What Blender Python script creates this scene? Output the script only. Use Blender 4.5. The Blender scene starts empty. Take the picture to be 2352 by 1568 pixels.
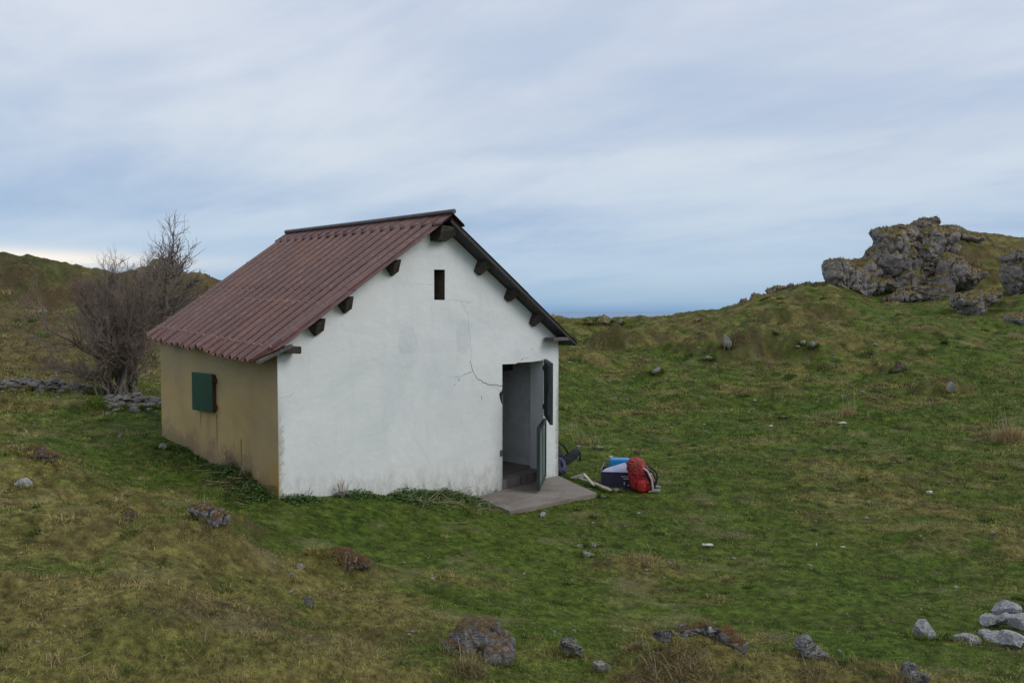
import bpy, bmesh, math, random
import numpy as np
from mathutils import Vector, Matrix
random.seed(7)
rng = np.random.default_rng(7)
SC = bpy.context.scene
COL = SC.collection
R = math.radians
EYE = 2.85                      # eye height above the doorstep ground

# ------------------------------------------------------------------ camera
FPX, CX, CY = 1731.0, 1176.0, 784.0          # focal length / centre for a 2352 px wide frame
PITCH = math.atan(72 / 1731.0)
cam = bpy.data.cameras.new('camera'); cam_o = bpy.data.objects.new('camera', cam); COL.objects.link(cam_o)
cam.sensor_width = 36; cam.lens = 36 * FPX / 2352; cam.clip_end = 200000; cam.clip_start = 0.05
cam_o.location = (0, 0, EYE); cam_o.rotation_euler = (math.pi / 2 - PITCH, 0, 0)
SC.camera = cam_o
SC.cycles.use_denoising = True; SC.cycles.denoiser = 'OPENIMAGEDENOISE'; SC.cycles.denoising_input_passes = 'RGB_ALBEDO_NORMAL'; SC.cycles.denoising_prefilter = 'NONE'   # keeps the fine grain of the turf

# ------------------------------------------------------------------ sun
SUN_AZ, SUN_EL = R(112), R(38)               # azimuth clockwise from +Y
sd = bpy.data.lights.new('sun', 'SUN'); sun = bpy.data.objects.new('sun', sd); COL.objects.link(sun)
sd.energy = 0.9; sd.angle = R(30); sd.color = (1.0, 0.96, 0.91)
dv = Vector((math.sin(SUN_AZ) * math.cos(SUN_EL), math.cos(SUN_AZ) * math.cos(SUN_EL), math.sin(SUN_EL)))
sun.rotation_euler = dv.to_track_quat('Z', 'Y').to_euler()

# ------------------------------------------------------------------ view
SC.view_settings.view_transform = 'Standard'; SC.view_settings.look = 'None'
SC.view_settings.exposure = 0.37; SC.view_settings.gamma = 1.0; SC.view_settings.use_curve_mapping = False

# ------------------------------------------------------------------ node helper
class NT:
    def __init__(s, tree): s.t = tree; s.n = tree.nodes; s.l = tree.links
    def a(s, typ, **kw):
        n = s.n.new(typ)
        for k, v in kw.items():
            if k[0] == '_': setattr(n, k[1:], v)
            else:
                key = int(k[1:]) if k[0] == 'i' and k[1:].isdigit() else k.replace('__', ' ')
                if isinstance(v, bpy.types.NodeSocket): s.l.new(v, n.inputs[key])
                else: n.inputs[key].default_value = v
        return n
    def m(s, op, x, y=0.0, z=None, clamp=False):
        n = s.a('ShaderNodeMath', _operation=op, i0=x, i1=y)
        if z is not None: s.put(n, 2, z)
        n.use_clamp = clamp
        return n.outputs[0]
    def put(s, n, i, v):
        if isinstance(v, bpy.types.NodeSocket): s.l.new(v, n.inputs[i])
        else: n.inputs[i].default_value = v
    def vm(s, op, x, y=(0, 0, 0)):
        n = s.a('ShaderNodeVectorMath', _operation=op, i0=x, i1=y); return n.outputs[0]
    def noise(s, vec, scale, detail=4, rough=.55, dist=0.0):
        n = s.a('ShaderNodeTexNoise', Scale=scale, Detail=detail, Roughness=rough, Distortion=dist)
        if vec is not None: s.l.new(vec, n.inputs['Vector'])
        return n.outputs['Fac']
    def ramp(s, fac, stops, interp='LINEAR'):
        n = s.n.new('ShaderNodeValToRGB'); n.color_ramp.interpolation = interp
        el = n.color_ramp.elements
        while len(el) > 1: el.remove(el[-1])
        el[0].position = stops[0][0]; el[0].color = c4(stops[0][1])
        for p, c in stops[1:]:
            e = el.new(p); e.color = c4(c)
        s.l.new(fac, n.inputs[0]); return n.outputs[0]
    def mix(s, fac, a, b, blend='MIX'):
        n = s.n.new('ShaderNodeMix'); n.data_type = 'RGBA'; n.blend_type = blend
        s.put(n, 0, fac)
        for i, v in ((6, a), (7, b)):
            s.put(n, i, v if isinstance(v, bpy.types.NodeSocket) else c4(v))
        return n.outputs[2]
    def mapping(s, vec, scale=(1, 1, 1), loc=(0, 0, 0), rot=(0, 0, 0)):
        n = s.a('ShaderNodeMapping', Vector=vec, Scale=scale, Location=loc, Rotation=rot); return n.outputs[0]
    def sstep(s, x, lo, hi):
        n = s.a('ShaderNodeMapRange', i0=x, i1=lo, i2=hi, i3=0.0, i4=1.0); n.interpolation_type = 'SMOOTHSTEP'
        return n.outputs[0]
def c4(c):
    if isinstance(c, (int, float)): return (c, c, c, 1)
    return (*c, 1) if len(c) == 3 else c

# ------------------------------------------------------------------ world: Nishita sky behind a broken high overcast
W = bpy.data.worlds.new("World"); SC.world = W; W.use_nodes = True
t = NT(W.node_tree); t.n.clear()
sky = t.n.new('ShaderNodeTexSky'); sky.sky_type = 'NISHITA'; sky.sun_disc = False
sky.sun_elevation = SUN_EL; sky.sun_rotation = SUN_AZ; sky.altitude = 800; sky.air_density = 1.0; sky.dust_density = 1.0
gen = t.a('ShaderNodeTexCoord').outputs['Generated']
d = t.vm('NORMALIZE', gen)
sx = t.a('ShaderNodeSeparateXYZ', i0=d); X, Y, Z = sx.outputs
Zc = t.m('MAXIMUM', Z, 0.0)
den = t.m('ADD', Zc, 0.17)
pc = t.a('ShaderNodeCombineXYZ', X=t.m('DIVIDE', X, den), Y=t.m('DIVIDE', Y, den), Z=0.0).outputs[0]
# cloud layers, seen from below in perspective
pr = t.mapping(pc, rot=(0, 0, R(-52)))                  # streets of cloud running away to the north-west
n1 = t.noise(t.mapping(pr, scale=(.62, .30, 1), loc=(1.3, .4, 0)), 1.0, 5, .5, .5)
n2 = t.noise(t.mapping(pr, scale=(1.5, .62, 1), loc=(4, 7, 0)), 1.3, 6, .55, .5)
n3 = t.noise(t.mapping(pc, scale=(.5, 1.3, 1), loc=(2, 1, 0)), 1.6, 5, .55, .2)
n4 = t.noise(t.mapping(pr, scale=(3.2, 1.6, 1), loc=(9, 2, 0)), 1.8, 5, .6, .6)
cl = t.m('ADD', t.m('ADD', t.m('MULTIPLY', n1, .51), t.m('MULTIPLY', n4, .07)), t.m('ADD', t.m('MULTIPLY', n2, .28), t.m('MULTIPLY', n3, .14)))
def blob(az, el, wa, wel, amp):
    """a broad bright (or dark) area of cloud round a compass direction"""
    a_ = t.m('ARCTAN2', X, Y)
    da = t.m('DIVIDE', t.m('SUBTRACT', a_, R(az)), R(wa)); de = t.m('DIVIDE', t.m('SUBTRACT', t.m('ARCSINE', Z), R(el)), R(wel))
    q = t.m('ADD', t.m('MULTIPLY', da, da), t.m('MULTIPLY', de, de))
    return t.m('MULTIPLY', t.m('EXPONENT', t.m('MULTIPLY', q, -1.0)), amp)
for b in ((-10, 12, 16, 7, .06), (-28, 19, 12, 4, .06), (12, 9, 14, 3, .05), (-22, 8, 12, 3.5, -.08), (30, 10, 14, 2.5, .05),
          (5, 6, 10, 2.2, -.06), (-3, 19, 12, 5, -.05), (33, 22, 10, 4, -.02), (14, 2.3, 8, .8, .10), (20, 14, 14, 3, -.05)):
    cl = t.m('ADD', cl, blob(*b))
grad = t.ramp(Zc, [(0.0, (.17, .30, .48)), (.010, (.23, .37, .54)), (.03, (.28, .41, .57)), (.09, (.265, .375, .54)), (.18, (.33, .42, .57)),
                   (.32, (.41, .485, .61)), (.5, (.45, .51, .62)), (1, (.45, .51, .61))])
bright = t.ramp(Zc, [(0.0, (.19, .32, .50)), (.012, (.30, .42, .55)), (.06, (.40, .50, .62)), (.2, (.56, .61, .67)), (.4, (.69, .70, .745)), (1, (.71, .72, .76))])
cm = t.sstep(cl, .355, .62)
skyc = t.mix(cm, grad, bright)
# thin warm line of clear air over the western hill
warm = blob(-34, 3.3, 10, .62, .95)
skyc = t.mix(warm, skyc, (.86, .78, .68))
nis = t.mix(1.0, sky.outputs[0], (.07, .07, .07), 'MULTIPLY')
skyc = t.mix(.10, skyc, nis)
bg = t.a('ShaderNodeBackground', Color=skyc, Strength=1.0)
t.l.new(bg.outputs[0], t.a('ShaderNodeOutputWorld').inputs[0])

# ------------------------------------------------------------------ numpy noise
def _hash(ix, iy, iz, seed):
    h = (ix.astype(np.int64) * 374761393 + iy.astype(np.int64) * 668265263 + iz.astype(np.int64) * 2147483647 + seed * 974634777) & 0xffffffff
    h = ((h ^ (h >> 13)) * 1274126177) & 0xffffffff
    return ((h ^ (h >> 16)) & 0xffff) / 65535.0
def vnoise(p, seed=0):
    """value noise, p (N,2) or (N,3), about -1..1"""
    p = np.asarray(p, float)
    if p.shape[1] == 2:
        i = np.floor(p).astype(np.int64); f = p - i; f = f * f * f * (f * (f * 6 - 15) + 10); z = np.zeros(len(p), np.int64)
        a = _hash(i[:, 0], i[:, 1], z, seed); b = _hash(i[:, 0] + 1, i[:, 1], z, seed)
        c = _hash(i[:, 0], i[:, 1] + 1, z, seed); e = _hash(i[:, 0] + 1, i[:, 1] + 1, z, seed)
        return ((a * (1 - f[:, 0]) + b * f[:, 0]) * (1 - f[:, 1]) + (c * (1 - f[:, 0]) + e * f[:, 0]) * f[:, 1]) * 2 - 1
    i = np.floor(p).astype(np.int64); f = p - i; f = f * f * f * (f * (f * 6 - 15) + 10)
    o = 0
    for dx in (0, 1):
        for dy in (0, 1):
            for dz in (0, 1):
                w = (f[:, 0] if dx else 1 - f[:, 0]) * (f[:, 1] if dy else 1 - f[:, 1]) * (f[:, 2] if dz else 1 - f[:, 2])
                o = o + w * _hash(i[:, 0] + dx, i[:, 1] + dy, i[:, 2] + dz, seed)
    return o * 2 - 1
ROT2 = np.array([[.8, .6], [-.6, .8]])
def fbm(p, octs=4, seed=0, gain=.5, lac=2.03):
    p = np.array(p, float); o = np.zeros(len(p)); a = 1.0; tot = 0
    for k in range(octs):
        o += a * vnoise(p, seed + k * 17); tot += a; a *= gain
        p = p * lac + 3.7
        if p.shape[1] == 2: p = p @ ROT2
    return o / tot

# ------------------------------------------------------------------ scene coordinates (+X right, +Y away, eye at EYE)
def ray(px, py):
    a = (px - CX) / FPX; v = (py - CY) / FPX
    y = math.cos(PITCH) - v * math.sin(PITCH); z = -(v * math.cos(PITCH) + math.sin(PITCH))
    return np.array([a / y, 1.0, z / y])
def at_depth(px, py, dist):
    p = ray(px, py) * dist; p[2] += EYE; return p
def at_z(px, py, zrel):
    r = ray(px, py); p = r * (zrel / r[2]); p[2] += EYE; return p

# house frame: origin at the front left corner, u along the gable, v along the side
HA = R(48.7193); HU = np.array([math.cos(HA), math.sin(HA)]); HV = np.array([-math.sin(HA), math.cos(HA)])
HO = np.array([-2.7134, 8.7])
def h2w(t_, s_): return HO + HU * t_ + HV * s_
GW, SL = 5.30, 3.04                       # gable width, side length

# ------------------------------------------------------------------ terrain control points
CP = []
def cz(px, py, z): p = at_z(px, py, z); CP.append((p[0], p[1], z))
def cd(px, py, dist): p = ray(px, py) * dist; CP.append((p[0], p[1], p[2]))
def ch(t_, s_, z): w = h2w(t_, s_); CP.append((w[0], w[1], z))
for a in ((0, 0, -2.20), (0, 1.5, -2.02), (0, 3.04, -1.80), (1.2, 0, -2.36), (2.5, 0, -2.58), (3.9, 0, -2.80), (5.3, 0, -2.84), (5.3, 1.5, -2.85),
          (5.3, 3.2, -2.6), (2.6, 3.6, -2.2), (2.6, 1.7, -2.6), (3.0, -.9, -2.83), (4.7, -1.25, -2.86), (-.8, 1.5, -1.95), (-.7, 0, -2.2), (-.7, 3.2, -1.78)): ch(*a)
for a in ((1500, 1150, -2.87), (1800, 1150, -2.84), (2100, 1150, -2.78), (2340, 1150, -2.68), (1300, 1300, -2.72), (1600, 1300, -2.80), (2000, 1300, -2.74),
          (2330, 1300, -2.62), (700, 1250, -2.32), (900, 1250, -2.52), (1100, 1400, -2.35), (1500, 1400, -2.58), (1900, 1400, -2.55), (2300, 1440, -2.42),
          (1095, 1530, -2.08), (1300, 1520, -2.2), (1650, 1540, -2.12), (1900, 1540, -2.18), (2300, 1550, -2.15), (1176, 1900, -1.75), (1900, 1900, -1.78),
          (2400, 1800, -1.85), (300, 1560, -1.66), (600, 1540, -1.82), (50, 1400, -1.66), (0, 1200, -1.68), (200, 1200, -1.80), (350, 1300, -1.88),
          (500, 1180, -2.08), (600, 1400, -1.98), (850, 1500, -2.05), (200, 950, -1.75), (60, 960, -1.68), (350, 930, -1.74), (0, 1060, -1.60), (250, 1060, -1.85),
          (100, 890, -1.72), (300, 905, -1.72), (-300, 900, -1.5), (-300, 1200, -1.45), (-300, 1600, -1.5), (2600, 1200, -2.4), (2700, 1500, -2.1)): cz(*a)
for a in ((100, 850, 21), (300, 850, 22), (0, 760, 28), (200, 750, 29), (0, 609, 48), (100, 619, 48), (200, 626, 50), (330, 630, 51), (500, 648, 52), (600, 690, 54),
          (-200, 600, 46), (100, 700, 35), (400, 720, 38), (800, 728, 58), (1100, 736, 58), (600, 830, 26), (900, 790, 30), (-300, 750, 26),
          (1400, 950, 20), (1700, 950, 19.5), (2100, 950, 18), (2330, 950, 17), (1400, 850, 28), (1700, 850, 27), (2000, 850, 26), (2300, 850, 24),
          (2650, 850, 23), (2650, 950, 16), (1350, 790, 38), (1600, 775, 37), (1900, 765, 34), (2200, 770, 31), (2340, 795, 29),
          (1290, 739, 55), (1400, 738, 55), (1500, 738, 54), (1600, 724, 54), (1660, 716, 54), (1720, 696, 54), (1800, 668, 54), (1880, 655, 54),
          (1740, 718, 43), (1850, 712, 42), (2000, 722, 40), (1950, 696, 45), (2100, 705, 45), (2250, 765, 34), (2150, 740, 37),
          (1950, 640, 57), (2010, 610, 59), (2060, 575, 60), (2100, 556, 60), (2140, 540, 61), (2200, 543, 61), (2280, 556, 62), (2352, 552, 63), (2500, 560, 62), (2150, 595, 57.5), (2250, 590, 58), (2300, 600, 57),
          (2060, 700, 50), (2130, 695, 50.5), (2200, 680, 51), (2290, 680, 48), (2260, 640, 55), (2330, 640, 54), (2100, 655, 56), (2000, 686, 53), (2352, 700, 42), (2600, 700, 40)): cd(*a)
crest = [(-400, 600, 50), (0, 609, 48), (200, 626, 50), (500, 648, 52), (800, 728, 58), (1100, 736, 58), (1400, 738, 55), (1600, 724, 54), (1800, 668, 54), (1950, 640, 57), (2140, 540, 61), (2352, 552, 63), (2700, 560, 62)]
for px, py, dd in crest:
    r_ = ray(px, py)
    for k, dz in ((1.22, 1.6), (1.6, 7), (3.2, 45), (10, 130), (40, 230), (300, 260)):
        CP.append((r_[0] * dd * k, dd * k, r_[2] * dd * min(k, 1.22) - dz))
for az in range(55, 306, 25):                     # the ground beside and behind the camera
    for rr, z in ((2.5, -1.6), (6, -1.6), (15, -1.3), (35, -.5), (80, -2), (300, -40), (1000, -170), (20000, -260)):
        CP.append((rr * math.sin(R(az)), rr * math.cos(R(az)), z))
CP = np.array(CP)
def warp(x, y):
    r_ = np.sqrt(x * x + y * y) + .3; th = np.arctan2(x, y); l = np.log(r_)
    return np.stack([np.sin(th) * l * 1.0 * 1.9, np.cos(th) * l * 1.9, l * 1.2], 1)
class RBF:
    def __init__(s, xy, val, c=.10, lam=1e-4):
        s.q = warp(xy[:, 0], xy[:, 1]); s.c = c; n = len(val)
        K = s.k(s.q); K[np.arange(n), np.arange(n)] -= lam
        A_ = np.zeros((n + 1, n + 1)); A_[:n, :n] = K; A_[:n, n] = 1; A_[n, :n] = 1
        s.w = np.linalg.solve(A_, np.append(val, 0))
    def k(s, p): return np.sqrt(((p[:, None, :] - s.q[None]) ** 2).sum(2) + s.c ** 2)
    def __call__(s, x, y):
        p = warp(x, y); o = np.zeros(len(x))
        for a in range(0, len(x), 40000):
            o[a:a + 40000] = s.k(p[a:a + 40000]) @ s.w[:-1] + s.w[-1]
        return o
Hbase = RBF(CP[:, :2], CP[:, 2])
# how dry / tan the turf is
DP = [(50, 1500, .9), (300, 1450, .8), (600, 1500, .85), (750, 1450, .7), (300, 1330, .6), (100, 1300, .5), (100, 1200, .75), (250, 1250, .7), (500, 1280, .5), (900, 1550, .6),
      (850, 1350, .4), (400, 1100, .3), (200, 1130, .55), (200, 935, .12), (320, 960, .1), (30, 970, .7), (450, 1050, .06), (600, 1200, .12), (900, 1250, .08), (1100, 1300, .12), (1300, 1300, .12),
      (1500, 1350, .2), (1700, 1400, .08), (2000, 1300, .2), (2200, 1250, .4), (2330, 1250, .5), (2000, 1490, .15), (1700, 1530, .9), (1900, 1540, .8), (1500, 1530, .7),
      (2200, 1540, .25), (1100, 1550, .55), (1300, 1440, .15), (1400, 1050, .22), (1600, 1100, .15), (1800, 1100, .3), (2000, 1080, .4), (2200, 1000, .35), (2000, 950, .35), (1900, 870, .55),
      (1500, 900, .35), (1350, 900, .25), (1700, 800, .6), (1400, 780, .7), (1600, 760, .65), (1500, 741, .7), (2100, 780, .55), (2200, 830, .4), (2000, 700, .3), (2100, 690, .2),
      (2250, 600, .85), (2150, 560, .85), (1800, 680, .75), (2330, 620, .85), (50, 640, .5), (200, 650, .65), (100, 720, .65), (200, 800, .85), (100, 840, .8), (400, 700, .8), (480, 660, .9),
      (2300, 950, .4), (300, 1560, .8), (0, 1100, .5), (1250, 1110, .1), (150, 1000, .35), (700, 1310, .2), (0, 1350, .7)]
dxy = []
for px, py, v in DP:
    r_ = ray(px, py)
    # distance from the nearest terrain control point in the same direction and height
    dxy.append((px, py, v))

# mounds, hummocks: (px, py at foot, height, radius along view-x, radius y, dryness)
def raw_height(x, y):
    x = np.atleast_1d(np.asarray(x, float)); y = np.atleast_1d(np.asarray(y, float))
    return Hbase(x, y)
def hit(hf, px, py, dmin=2.0, dmax=90):
    r_ = ray(px, py); k = np.exp(np.linspace(math.log(dmin), math.log(dmax), 1500))
    z = hf(r_[0] * k, k); below = z > r_[2] * k
    i = int(np.argmax(below)) if below.any() else len(k) - 1
    return r_[0] * k[i], k[i]
MOUNDS = []
for px, py, h, rx, ry, dr in ((1385, 800, .75, 1.0, 1.0, .9), (1425, 782, .45, .8, .9, .8), (1490, 790, .6, 1.5, 1.2, .8), (1335, 830, .35, 1.3, 1.0, .6), (1640, 806, .75, 1.7, .9, .75), (1700, 812, .55, 1.6, .8, .6),
                              (1790, 815, .6, 2.4, .9, .6), (1880, 822, .35, 1.2, .7, .6), (1920, 770, .4, 2.2, .9, .6), (1560, 800, .3, 1.2, .8, .7), (1850, 735, .4, 3, 1.5, .5), (2060, 790, .4, 3, 1.4, .6), (2180, 905, .28, .8, .7, .7), (2065, 850, .25, .7, .6, .5),
                              (1990, 930, .15, 1.2, .8, .6), (1800, 930, .1, .7, .6, .4), (1600, 925, .12, .8, .6, .5), (1500, 862, .2, .9, .7, .4),
                              (1585, 1560, .12, .46, .30, .8), (1690, 1580, .08, .32, .26, .8), (1450, 1545, .06, .28, .24, .6), (1890, 1560, .13, .34, .25, .9), (2090, 1600, .10, .28, .22, .8),
                              (1100, 1560, .05, .36, .22, .5), (760, 1320, .16, .42, .36, .6), (290, 1215, .17, .40, .34, .6), (490, 1215, .15, .34, .34, .5), (50, 1085, .10, .75, .5, .75),
                              (150, 1250, .25, 1.1, .7, .8), (480, 1290, .15, .6, .4, .6), (1490, 1310, .06, .5, .4, .6), (300, 1470, .15, .9, .5, .8), (700, 1560, .12, .6, .4, .8),
                              (560, 1120, .15, .5, .4, .3), (60, 940, .22, 1.6, .5, .8), (100, 690, 1.2, 3, 2.5, .4), (400, 690, .8, 3, 2.5, .8), (20, 640, 1.0, 3.5, 2.5, .3),
                              (2250, 1250, .05, .6, .5, .8), (1000, 1350, .05, .6, .4, .7), (2130, 1190, .05, .7, .5, .8)):
    x, y = hit(raw_height, px, py); MOUNDS.append((x, y, h, rx, ry, dr))
dry_pts = []
for px, py, v in dxy:
    x, y = hit(raw_height, px, py); dry_pts.append((x, y, v))
dry_pts = np.array(dry_pts)
Dbase = RBF(dry_pts[:, :2], dry_pts[:, 2], c=.06, lam=.01)

def inside_house(x, y, m=0.0):
    tt = (x - HO[0]) * HU[0] + (y - HO[1]) * HU[1]; ss = (x - HO[0]) * HV[0] + (y - HO[1]) * HV[1]
    return (tt > m) & (tt < GW - m) & (ss > m) & (ss < 3.0 + .23 * tt - m), tt, ss
def height(x, y, fine=True):
    x = np.atleast_1d(np.asarray(x, float)); y = np.atleast_1d(np.asarray(y, float))
    z = Hbase(x, y); r_ = np.sqrt(x * x + y * y); P = np.stack([x, y], 1)
    ins, tt, ss = inside_house(x, y)
    dh = np.maximum(np.maximum(-tt, tt - GW), np.maximum(-ss, ss - 3.6)); near = np.clip(dh / 2.0, .12, 1)      # calmer right at the walls
    rough = np.clip(Dbase(x, y), .15, 1)
    z += near * rough * (.17 * fbm(P / 1.3, 4, 3) + .05 * fbm(P / .42, 3, 13))
    far = np.clip((r_ - 14) / 22, 0, 1); farther = np.clip((r_ - 20) / 30, 0, 1)
    z += far * .26 * fbm(P / 3.1, 4, 11) * (.5 + rough) + farther * .5 * np.abs(fbm(P / 5.0, 4, 31)) * np.clip(rough + .3, 0, 1) + np.clip((r_ - 12) / 18, 0, 1) * (.35 + rough) * (.24 * fbm(P / 1.3, 4, 37) - .22 * np.abs(fbm(P / 2.1, 3, 39)))
    for mx, my, h, rx, ry, dr in MOUNDS:
        q = ((x - mx) / rx) ** 2 + ((y - my - ry * .5) / ry) ** 2
        s = q < 9
        if s.any(): z[s] += h * np.exp(-q[s] ** (1.25 if my < 15 else 2.0) * 1.1) * (1 + .45 * fbm(P[s] / (rx * .45), 4, 5))
    if fine:
        nr = np.clip(1 - (r_ - 12) / 25, 0, 1)
        z += (.45 + .55 * rough) * near * (.034 * fbm(P / .30, 3, 41) + nr * .016 * fbm(P / .09, 3, 57))
        z += far * .05 * fbm(P / .8, 3, 71)
    ins2, _, _ = inside_house(x, y, .14)
    z[ins2] = np.minimum(z[ins2], -2.95)
    slab = (tt > 2.9) & (tt < 5.3) & (ss > -1.45 + .1 * (3 - tt)) & (ss < .2)
    z[slab] = np.minimum(z[slab], -2.80)
    return z
def dryness(x, y):
    P = np.stack([x, y], 1); r_ = np.sqrt(x * x + y * y)
    d_ = Dbase(x, y)
    for mx, my, h, rx, ry, dr in MOUNDS:
        q = ((x - mx) / rx) ** 2 + ((y - my - ry * .5) / ry) ** 2
        w = np.exp(-q * 1.2); d_ = d_ * (1 - w) + dr * w
    sc = np.clip(r_ / 9, .6, 4)[:, None]
    n_ = .75 * fbm(P / 1.1, 4, 91, .6) + .6 * fbm(P / (.45 * np.where(r_ > 14, 3., 1.)[:, None]), 4, 121, .6)
    return np.clip(d_ + n_ * np.clip(.6 + (r_ - 10) * .03, .6, 1.05) + .03 - .18 * np.clip((r_ - 10) / 10, 0, 1) * (x > -3), 0, 1)
def ground(px, py, dmin=2.0):
    """world point where the line of sight through a photo pixel meets the turf"""
    x, y = hit(lambda a, b: height(a, b, False), px, py, dmin); return np.array([x, y, height(x, y)[0] + EYE])
def gz(x, y): return float(height(x, y)[0] + EYE)

# ------------------------------------------------------------------ mesh helpers
def np_mesh(name, V, F, mats, col=None, smooth=True, parent=None, loc=None, fmat=None):
    me = bpy.data.meshes.new(name); V = np.asarray(V, np.float32); F = np.asarray(F, np.int32)
    me.vertices.add(len(V)); me.vertices.foreach_set('co', V.ravel())
    nf, k = F.shape
    me.loops.add(nf * k); me.loops.foreach_set('vertex_index', F.ravel())
    me.polygons.add(nf); me.polygons.foreach_set('loop_start', np.arange(0, nf * k, k, dtype=np.int32))
    if fmat is not None: me.polygons.foreach_set('material_index', np.asarray(fmat, np.int32))
    me.update(calc_edges=True)
    me.polygons.foreach_set('use_smooth', np.full(nf, smooth, bool))
    if col is not None:
        ca = me.color_attributes.new('Col', 'FLOAT_COLOR', 'POINT')
        c = np.ones((len(V), 4), np.float32); c[:, :3] = col; ca.data.foreach_set('color', c.ravel())
    for m_ in (mats if isinstance(mats, (list, tuple)) else [mats]): me.materials.append(m_)
    me.update(); me.validate()
    o = bpy.data.objects.new(name, me); COL.objects.link(o)
    if parent: o.parent = parent
    if loc is not None: o.location = loc
    return o
class MB:
    """collects polygons of several shapes into ONE mesh"""
    def __init__(s): s.v = []; s.f = []; s.mi = []
    def face(s, pts, mi=0):
        k = len(s.v); s.v += [tuple(p) for p in pts]; s.f.append(list(range(k, k + len(pts)))); s.mi.append(mi)
    def box(s, c, size, M=None, mi=0):
        hx, hy, hz = (q / 2 for q in size); P = []
        for z in (-hz, hz):
            for x, y in ((-hx, -hy), (hx, -hy), (hx, hy), (-hx, hy)):
                p = Vector((x, y, z)); p = (M @ p if M else p) + Vector(c); P.append(p)
        s.hexa(P, mi)
    def hexa(s, P, mi=0):
        k = len(s.v); s.v += [tuple(p) for p in P]
        for q in ((0, 3, 2, 1), (4, 5, 6, 7), (0, 1, 5, 4), (1, 2, 6, 5), (2, 3, 7, 6), (3, 0, 4, 7)): s.f.append([k + i for i in q]); s.mi.append(mi)
    def prism(s, poly, off, mi=0):
        """closed polygon swept along the vector off"""
        n = len(poly); k = len(s.v); off = Vector(off)
        s.v += [tuple(p) for p in poly] + [tuple(Vector(p) + off) for p in poly]
        s.f.append([k + i for i in range(n)][::-1]); s.mi.append(mi); s.f.append([k + n + i for i in range(n)]); s.mi.append(mi)
        for i in range(n): j = (i + 1) % n; s.f.append([k + i, k + j, k + n + j, k + n + i]); s.mi.append(mi)
    def tube(s, pts, rad, n=8, mi=0, cap=True):
        pts = [Vector(p) for p in pts]; rad = rad if isinstance(rad, (list, tuple)) else [rad] * len(pts)
        k = len(s.v); up = None
        for i, p in enumerate(pts):
            dd = (pts[min(i + 1, len(pts) - 1)] - pts[max(i - 1, 0)]).normalized()
            if up is None: up = dd.orthogonal().normalized()
            up = (up - dd * up.dot(dd)).normalized(); b = dd.cross(up)
            for j in range(n):
                a = 2 * math.pi * j / n; s.v.append(tuple(p + (up * math.cos(a) + b * math.sin(a)) * rad[i]))
        for i in range(len(pts) - 1):
            for j in range(n):
                a = k + i * n + j; b_ = k + i * n + (j + 1) % n; s.f.append([a, b_, b_ + n, a + n]); s.mi.append(mi)
        if cap:
            s.f.append([k + j for j in range(n)][::-1]); s.mi.append(mi)
            s.f.append([k + (len(pts) - 1) * n + j for j in range(n)]); s.mi.append(mi)
    def build(s, name, mats, parent=None, loc=None, rot=None, bevel=0, smooth=False, sub=0, seg=2):
        me = bpy.data.meshes.new(name); me.from_pydata(s.v, [], s.f)
        for m_ in (mats if isinstance(mats, (list, tuple)) else [mats]): me.materials.append(m_)
        for p, mi in zip(me.polygons, s.mi): p.material_index = mi; p.use_smooth = smooth
        bm = bmesh.new(); bm.from_mesh(me); bmesh.ops.recalc_face_normals(bm, faces=bm.faces)
        if bevel: bmesh.ops.bevel(bm, geom=[e for e in bm.edges if len(e.link_faces) == 2 and e.calc_face_angle(0) > .5], offset=bevel, segments=seg, affect='EDGES', profile=.6)
        bm.to_mesh(me); bm.free(); me.update()
        o = bpy.data.objects.new(name, me); COL.objects.link(o)
        if parent: o.parent = parent
        if loc is not None: o.location = loc
        if rot is not None: o.rotation_euler = rot
        if sub:
            m_ = o.modifiers.new('sub', 'SUBSURF'); m_.levels = sub; m_.render_levels = sub
        return o
def tag(o, label=None, cat=None, group=None, kind=None):
    if label: o['label'] = label
    if cat: o['category'] = cat
    if group: o['group'] = group
    if kind: o['kind'] = kind
    return o
def thing(name, label, cat, loc=(0, 0, 0), rz=0, group=None):
    o = bpy.data.objects.new(name, None); COL.objects.link(o); o.location = loc; o.rotation_euler = (0, 0, rz); o.empty_display_size = .2
    return tag(o, label, cat, group)

# ------------------------------------------------------------------ materials
def new_mat(name):
    m_ = bpy.data.materials.new(name); m_.use_nodes = True; t_ = NT(m_.node_tree); t_.n.clear()
    b = t_.n.new('ShaderNodeBsdfPrincipled'); o = t_.n.new('ShaderNodeOutputMaterial'); t_.l.new(b.outputs[0], o.inputs[0])
    return m_, t_, b
def setp(t_, b, **kw):
    for k, v in kw.items():
        key = k.replace('__', ' ')
        if isinstance(v, bpy.types.NodeSocket): t_.l.new(v, b.inputs[key])
        else: b.inputs[key].default_value = c4(v) if key in ('Base Color', 'Sheen Tint') else v
def bump(t_, b, h, strength=.3, dist=.01):
    n = t_.a('ShaderNodeBump', Height=h, Strength=strength, Distance=dist); t_.l.new(n.outputs[0], b.inputs['Normal'])
def simple(name, col, rough=.6, var=.15, scale=20, metal=0.0, bmp=.15, spec=.4):
    m_, t_, b = new_mat(name); co = t_.a('ShaderNodeTexCoord').outputs['Object']
    n = t_.noise(co, scale, 5, .6); n2 = t_.noise(co, scale * .15, 3, .6)
    f = t_.m('ADD', t_.m('MULTIPLY', n, .5), t_.m('MULTIPLY', n2, .5))
    lo = tuple(c * (1 - var * 1.6) for c in col); hi = tuple(min(1, c * (1 + var * 1.6)) for c in col)
    setp(t_, b, Base__Color=t_.ramp(f, [(.3, lo), (.7, hi)]), Roughness=rough, Metallic=metal, Specular__IOR__Level=spec)
    bump(t_, b, n, bmp, .01)
    return m_
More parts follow.
